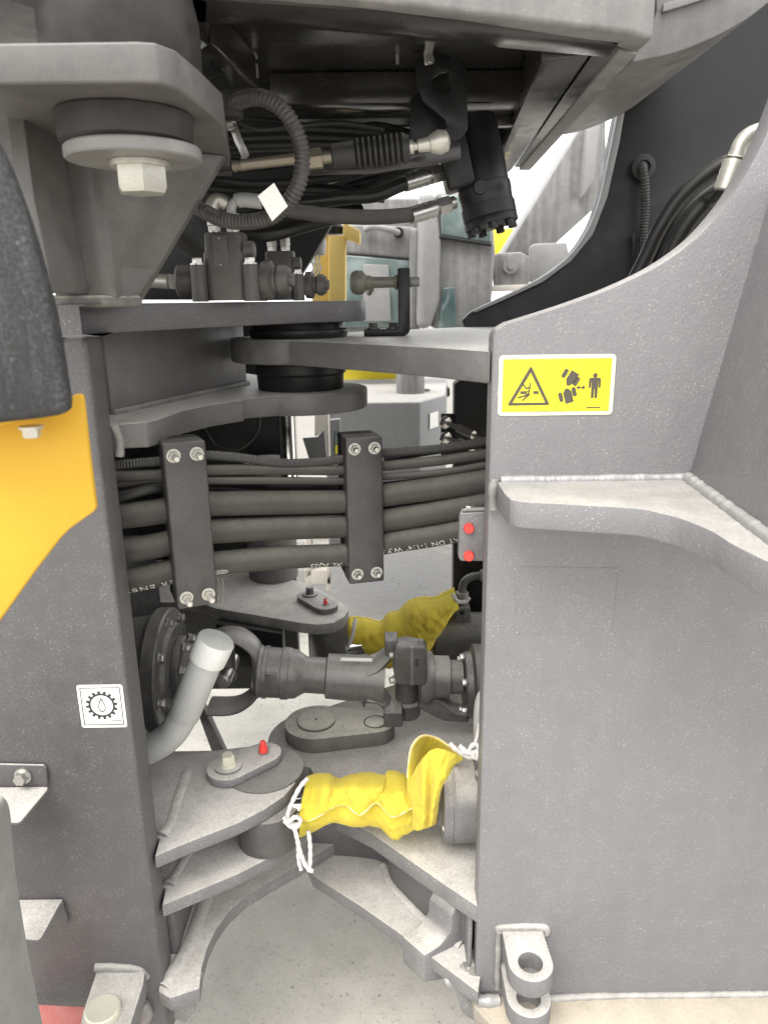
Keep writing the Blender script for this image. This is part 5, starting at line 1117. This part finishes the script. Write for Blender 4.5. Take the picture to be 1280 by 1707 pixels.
# ================================================================== greasing block with red plugs, at the right plate's edge
GBK = thing('grease_block', 'small grey plate with two red plugs at the edge of the right side plate', 'grease block')
yg = 1.15
plate('block_plate', [P(x, y, yg) for x, y in ((766, 862), (770, 856), (803, 854), (830, 854), (830, 936), (768, 936), (764, 930))], (0, .02, 0), 'grey_dusty', GBK, .003)
plate('mounting_tab', [P(768, 853, yg), P(830, 852, yg), P(830, 849, yg+.05), P(780, 849, yg+.05)], (0, 0, .004), 'grey_dusty', GBK, .001)
for y in (880, 926):
    bm = bmn(); lathe(bm, [(0, .0085), (.005, .0085), (.0075, .007), (.0076, 0)], P(781, y, yg)+V((0, -.0003, 0)), (0, -1, 0), 24); fin('red_plug', bm, 'red', GBK)
bolt(GBK, P(783, 851, yg+.02), (0, 0, 1), .008, .009, 'zinc')
for nm, y0, y1, lab in (('cable_end', 706, 722, 'upper silver cable end with lock nut behind the hoses'), ('cable_end', 732, 742, 'lower silver cable end with lock nut behind the hoses')):
    t = thing(nm, lab, 'cable end')
    a_, b_ = P(738, y0-4, 1.7), P(795, y1+6, 1.62); d = b_-a_; bm = bmn(); lathe(bm, [(0, .005), (d.length*.45, .005), (d.length*.46, .0095), (d.length*.9, .0095), (d.length*.91, .004), (d.length*1.5, .004)], a_, d, 16); fin('rod', bm, 'zinc', t)
    bm = bmn(); prism(bm, hexpts(a_+d*.03, d, .015), d.normalized()*.012); fin('lock_nut', bm, 'zinc', t, .001)
plate('cable_anchor', [P(735, 690, 1.71), P(760, 690, 1.71), P(760, 770, 1.71), P(735, 770, 1.71)], (0, .01, 0), 'black', FF, .002)
# ================================================================== inside the right tower
TH = thing('tower_hose', 'outer black hose with steel elbow fitting curving behind the right side plate', 'hose')
bm = bmn(); tube(bm, catmull([P(1055, 470, 1.34), P(1078, 425, 1.33), P(1098, 382, 1.32), P(1132, 330, 1.31), P(1180, 288, 1.30), P(1230, 262, 1.29), (P(1300, 240, 1.28))], 8), .0125, 18); fin('rubber_hose', bm, 'hose_dark', TH)
bm = bmn(); tube(bm, catmull([P(1300, 210, 1.20), P(1278, 215, 1.20), P(1250, 224, 1.2), P(1234, 240, 1.2), P(1226, 262, 1.2)], 7), .0115, 18); fin('steel_elbow', bm, 'zinc_pale', TH)
fitting(TH, P(1207, 318, 1.2), P(1228, 256, 1.2), .0165, 'hose_fitting', 'zinc_pale', .8)
T2 = tag((lambda b: (tube(b, catmull([P(1110, 440, 1.28), P(1128, 402, 1.27), P(1150, 366, 1.26), P(1178, 335, 1.25), P(1200, 322, 1.22), P(1216, 300, 1.2)], 8), .0125, 18), fin('tower_hose', b, 'hose_dark'))[1])(bmn()), 'inner black hose leading up to the ferrule behind the right side plate', 'hose')
T3 = tag((lambda b: (tube(b, catmull([P(1092, 440, 1.36), P(1122, 380, 1.36), P(1165, 330, 1.36), P(1230, 290, 1.36)], 8), .0095, 16), fin('tower_hose', b, 'hose_dark'))[1])(bmn()), 'dark hose between the outer and inner hoses in the right tower', 'hose')
TC = thing('tower_cable', 'thin ribbed black cable hanging from a rubber grommet in the dark tower wall', 'cable')
bm = bmn(); lathe(bm, [(0, .030), (.006, .030), (.010, .024), (.010, .016), (.004, .014), (.004, 0)], P(1071, 279, YF-.024), (0, -1, 0), 32); fin('grommet', bm, 'rubber', TC)
bm = bmn(); corr(bm, [P(1070, 277, YF-.03), P(1072, 285, YF-.05), P(1075, 310, YF-.055), P(1075, 350, YF-.05), P(1072, 400, YF-.05), P(1070, 470, YF-.05)], .0105, .007, .1, 12); fin('ribbed_sleeve', bm, 'conduit_dark', TC)
plate('cable_clip', [P(1052, 386, YF-.03), P(1060, 386, YF-.03), P(1060, 398, YF-.03), P(1078, 398, YF-.06), P(1078, 404, YF-.06), P(1060, 404, YF-.03), P(1058, 450, YF-.03), P(1052, 450, YF-.03)], (0, -.006, 0), 'black', TC, .001)
BA = thing('boom_arm', 'light grey curved boom arm at the top right corner', 'boom')
bo = catmull([P(x, y, 1.42) for x, y in ((1052, 104), (1110, 92), (1160, 75), (1210, 52), (1250, 28), (1300, -12))], 6)
bo2 = [P(1340, -130, 1.42), P(1090, -130, 1.42), P(1094, 20, 1.42)]
plate('arm_side', bo+bo2, (0, .60, 0), 'cab_out', BA, .004)  # extruded deep so its unseen part roofs the tower and darkens the inside
st_ = catmull([P(x, y, 1.42) for x, y in ((1100, 24), (1140, 12), (1180, -2), (1220, -22))], 5)
bm = bmn(); prism(bm, [p+V((0, -.004, 0)) for p in st_]+[p+V((0, -.004, .012)) for p in st_[::-1]], (0, -.008, 0)); fin('arm_edge', bm, 'far_light', BA, .001)
# ================================================================== the yard behind
CR = thing('chrome_rod', 'upright bright steel rod just left of the second clamp, behind the hoses', 'rod')
rod('rod', V((P(480, 730, 1.86).x, 1.86, H-.48)), V((P(480, 730, 1.86).x, 1.86, H-.23)), .023, 'chrome', CR, 28)
GP = thing('grey_post', 'dark grey round post seen below the lowest hose beside the far bracket', 'post')
rod('post', V((P(455, 930, 2.16).x, 2.16, H+dFar+.001)), V((P(455, 930, 2.16).x, 2.16, H-.45)), .075, 'grey_clean', GP, 32)
# parked machine
PK = thing('parked_loader_cab', 'grey cab of a parked machine seen through the gap, with dusty windows', 'vehicle cab')
yk_ = 3.6
def K(x, y, Y=yk_): return P(x, y, Y)
def panel(name, pts, mat, t=.05, Y=yk_, bevel=.012, dy=0): return plate(name, [K(x, y, Y+dy) for x, y in pts], (0, t, 0), mat, PK, bevel, 3)
panel('cab_shell', ((520, 330), (700, 330), (700, 600), (520, 600)), 'far_grey', .9)
panel('door_panel', ((560, 372), (694, 378), (694, 432), (560, 420)), 'far_grey', .03, dy=-.035)
panel('door_window', ((575, 424), (688, 434), (682, 546), (572, 546)), 'glass', .02, dy=-.03)
panel('inner_seat_panel', ((606, 440), (648, 442), (652, 536), (606, 536)), 'far_light', .01, dy=-.045, bevel=.01)
panel('door_frame', ((683, 380), (697, 380), (695, 548), (681, 548)), 'far_grey', .05, dy=-.06)
panel('corner_pillar', ((697, 320), (726, 320), (736, 400), (733, 500), (718, 548), (694, 548)), 'far_light', .10, dy=-.09, bevel=.03)
panel('side_shell', ((726, 320), (818, 320), (826, 420), (816, 548), (720, 548)), 'far_grey', .6, dy=-.05, bevel=.02)
panel('side_window', ((733, 325), (816, 325), (820, 406), (735, 392)), 'glass', .02, dy=-.08)
panel('window_seal', ((733, 392), (820, 406), (820, 411), (733, 397)), 'black', .02, dy=-.085, bevel=.004)
panel('lower_glass_patch', ((738, 480), (758, 478), (762, 548), (728, 548)), 'glass', .01, dy=-.058, bevel=.006)
hd = catmull([K(608, 383, yk_-.06), K(622, 378, yk_-.08), K(645, 382, yk_-.085), K(664, 388, yk_-.06)], 6)
bm = bmn(); tube(bm, hd, .014, 12); fin('door_handle', bm, 'far_light', PK)
bm = bmn(); lathe(bm, [(0, .022), (.02, .022)], K(664, 388, yk_-.04), (0, -1, 0), 20); fin('handle_lock', bm, 'black', PK)
bm = bmn(); lathe(bm, [(0, .011), (.008, .011)], K(664, 388, yk_-.06), (0, -1, 0), 16); fin('lock_barrel', bm, 'far_light', PK)
YP = thing('yellow_post', 'yellow square post with black cap standing behind the valve blocks', 'post')
y0 = 2.55
plate('post_body', [P(548, 392, y0), P(576, 392, y0), P(576, 520, y0), P(548, 520, y0)], (0, .07, 0), paint('pale_yellow_paint', (.80, .58, .16), dust=.2, speck=0, film=.1, rough=.5, tex=0)  , YP, .004)
plate('head_flange', [P(572, 370, y0-.02), P(600, 384, y0-.02), P(600, 406, y0-.02), P(572, 394, y0-.02)], (0, .09, 0), bpy.data.materials['pale_yellow_paint'], YP, .003)
bm = bmn(); lathe(bm, [(0, .03), (.02, .032), (.03, .025), (.05, .025)], P(556, 390, y0+.03), (0, 0, 1), 24); fin('cap', bm, 'black', YP)
plate('shaded_web', [P(526, 395, y0+.05), P(549, 392, y0+.05), P(549, 520, y0+.05), P(520, 520, y0+.05)], (0, .02, 0), bpy.data.materials['pale_yellow_paint'], YP, .002)
WC = thing('wire_connector', 'pale connector with bundled bare wires in front of the yellow post', 'connector')
bm = bmn(); lathe(bm, [(0, .022), (.03, .026), (.05, .022)], P(530, 425, 2.3), (0, 0, 1), 20); fin('connector_body', bm, 'pale_pipe', WC)
for k, x in enumerate((522, 528, 534)):
    bm = bmn(); tube(bm, catmull([P(x, 424, 2.3), P(x-3, 436, 2.3), P(x+1, 446, 2.3), P(x-4, 458, 2.3)], 4), .003, 6); fin('wire', bm, 'zinc_pale', WC)
# far arm and sheets seen at the right of the gap
FA = thing('far_boom', 'pale grey sloping boom of another machine in the bright gap at the right', 'boom')
plate('boom_side', [P(x, y, 4.2) for x, y in ((1010, 160), (1010, 330), (905, 425), (838, 425), (966, 215))], (0, .25, 0), 'far_grey', FA, .01)
plate('boom_edge', [P(x, y, 4.1) for x, y in ((985, 190), (1002, 190), (990, 300), (970, 330))], (0, .15, 0), 'far_light', FA, .01)
plate('cover_sheet', [P(x, y, 3.9) for x, y in ((884, 412), (890, 406), (945, 404), (950, 430), (900, 470), (880, 470))], (0, .05, 0), 'far_light', FA, .01)
plate('cover_sheet', [P(x, y, 3.8) for x, y in ((822, 426), (830, 422), (870, 420), (884, 430), (882, 475), (824, 480))], (0, .05, 0), 'far_grey', FA, .01)
bm = bmn(); lathe(bm, [(0, .035), (.01, .035)], P(850, 444, 3.79), (0, -1, 0), 20); lathe(bm, [(.01, .015), (.02, .015)], P(850, 444, 3.79), (0, -1, 0), 16); fin('round_boss', bm, 'far_light', FA)
plate('ledge', [P(x, y, 3.75) for x, y in ((820, 476), (880, 474), (880, 484), (820, 486))], (0, .1, 0), 'block', FA, .004)
FY = tag(plate('far_yellow_panel', [P(x, y, 5.2) for x, y in ((818, 380), (868, 380), (840, 428), (818, 428))], (0, .3, 0), 'yellow_far', None, .02), 'bright yellow panel of a distant machine right of the parked cab', 'panel')
TK = thing('parked_tank', 'grey tank with pale top, round neck and white label standing behind the hoses', 'tank')
yt_ = 3.0
ft = [P(556, 668, yt_), P(700, 674, yt_), P(742, 660, yt_+.18), P(742, 640, yt_+.5), P(556, 640, yt_+.6)]
zt_ = P(640, 670, yt_).z
base = [V((p.x, p.y, zt_)) for p in (P(540, 668, yt_), P(700, 672, yt_), P(742, 660, yt_+.22), P(745, 650, yt_+.9), P(540, 650, yt_+.9))]
plate('tank_body', base, (0, 0, -.62), 'tank', TK, .01, 3)
bm = bmn(); lathe(bm, [(0, .062), (.16, .062)], V((P(684, 655, yt_+.3).x, yt_+.3, zt_-.01)), (0, 0, 1), 32); fin('neck', bm, 'far_grey', TK, .003)
plate('paper_label', [base[1].lerp(base[2], t)+V((0, 0, z))+V((.002, -.004, 0)) for t, z in ((.35, -.06), (.68, -.06), (.68, -.125), (.35, -.125))], (.001, -.002, 0), 'tag', TK, 0)
for x, y in ((712, 652), (590, 655)): bm = bmn(); lathe(bm, [(0, .012), (.01, .012)], PZ(x, y, zt_-H), (0, 0, 1), 12); fin('cap_screw', bm, 'far_grey', TK)
YY = tag(plate('yellow_hood', [P(560, 610, 4.3), P(668, 610, 4.3), P(666, 646, 4.3), P(560, 640, 4.3)], (0, .5, 0), 'yellow_far', None, .02), 'yellow hood strip of a machine just above the grey tank', 'hood')
SK = thing('black_skid', 'low black machine parts under the yellow hood strip', 'machine part')
plate('skid_bar', [P(590, 646, 4.0), P(750, 646, 4.0), P(750, 662, 4.0), P(590, 662, 4.0)], (0, .3, 0), 'black', SK, .01)
plate('skid_block', [P(705, 634, 3.9), P(732, 634, 3.9), P(732, 648, 3.9), P(705, 648, 3.9)], (0, .1, 0), 'far_grey', SK, .01)
TP = thing('timber_block', 'pale timber-coloured block standing left of the grey tank', 'block')
plate('block', [P(524, 684, 2.75), P(547, 684, 2.75), P(549, 768, 2.75), P(524, 768, 2.75)], (0, .08, 0), 'block', TP, .004)
SG = thing('sight_glass', 'clear level gauge tube with yellow scale beside the grey tank', 'gauge')
plate('gauge_body', [P(549, 700, 2.7), P(567, 698, 2.7), P(569, 772, 2.7), P(551, 774, 2.7)], (0, .03, 0), 'far_light', SG, .006)
plate('gauge_scale', [P(556, 718, 2.695), P(563, 718, 2.695), P(564, 755, 2.695), P(557, 755, 2.695)], (0, -.004, 0), 'glass', SG, .001)
plate('gauge_mark', [P(559, 742, 2.69), P(563, 742, 2.69), P(563, 756, 2.69), P(559, 756, 2.69)], (0, -.002, 0), 'decal_y', SG, 0)
SHP = tag(plate('folded_sheet', [P(504, 730, 2.5), P(530, 728, 2.5), P(540, 715, 2.5), P(545, 770, 2.5), P(518, 775, 2.5)], (0, .02, 0), 'tank', None, .002), 'folded grey metal sheet behind the top of the second clamp', 'sheet metal')
# distant clutter below the hoses
BX = thing('distant_pallet', 'pale distant frame standing on the yard below the hoses', 'pallet')
for x0, x1, y0_, y1_ in ((508, 520, 880, 985), (544, 552, 880, 985), (508, 552, 890, 900), (508, 552, 950, 975)):
    plate('rail', [P(x0, y0_, 3.4), P(x1, y0_, 3.4), P(x1, y1_, 3.4), P(x0, y1_, 3.4)], (0, .06, 0), 'block', BX, .006)
plate('crate_panel', [P(512, 940, 3.47), P(545, 940, 3.47), P(545, 975, 3.47), P(512, 975, 3.47)], (0, .04, 0), 'tank', BX, .004)

# dark strut seen between the filler pipe and the lower hinge
tag(plate('diagonal_strut', [P(326, 1180, 1.86), P(340, 1180, 1.86), P(378, 1262, 1.86), P(356, 1262, 1.86)], (0, .03, 0), 'steel_dark', None, .003), 'dark diagonal strut behind the bend of the oil filler pipe', 'strut')
# crumbs and small stones lying on the concrete
rs = random.Random(5); bm = bmn()
for i in range(420):
    x, y = rs.uniform(-.9, .9), rs.uniform(.9, 4.2); r = rs.choice((.0012, .0018, .0025, .003, .0045))*rs.uniform(.7, 1.3)
    m_ = Matrix.Translation(V((x, y, r*.45))) @ Matrix.Rotation(rs.uniform(0, 6.28), 4, 'Z') @ Matrix.Diagonal((1, rs.uniform(.6, 1), .6, 1))
    bmesh.ops.create_icosphere(bm, subdivisions=1, radius=r, matrix=m_)
gs = fin('grit', bm, paint('grit_stone', (.16, .15, .13), dust=.2, speck=0, film=.3, rough=.9)); gs['kind'] = 'stuff'; gs['label'] = 'scattered grit and crumbs on the concrete'
# ------------------------------------------------------------------ put every thing's origin at its base
def finalize():
    bpy.context.view_layer.update()
    for o in THINGS:
        if o.type == 'EMPTY':
            if not o.children: print('EMPTY THING', o.name); continue
            mn = V((1e9,)*3); mx = V((-1e9,)*3)
            for c in o.children:
                for v in c.bound_box:
                    q = c.matrix_world @ V(v)
                    for i in range(3): mn[i] = min(mn[i], q[i]); mx[i] = max(mx[i], q[i])
            b = V(((mn.x+mx.x)/2, (mn.y+mx.y)/2, mn.z)); o.location = b
            for c in o.children: c.location = c.location - b
finalize()
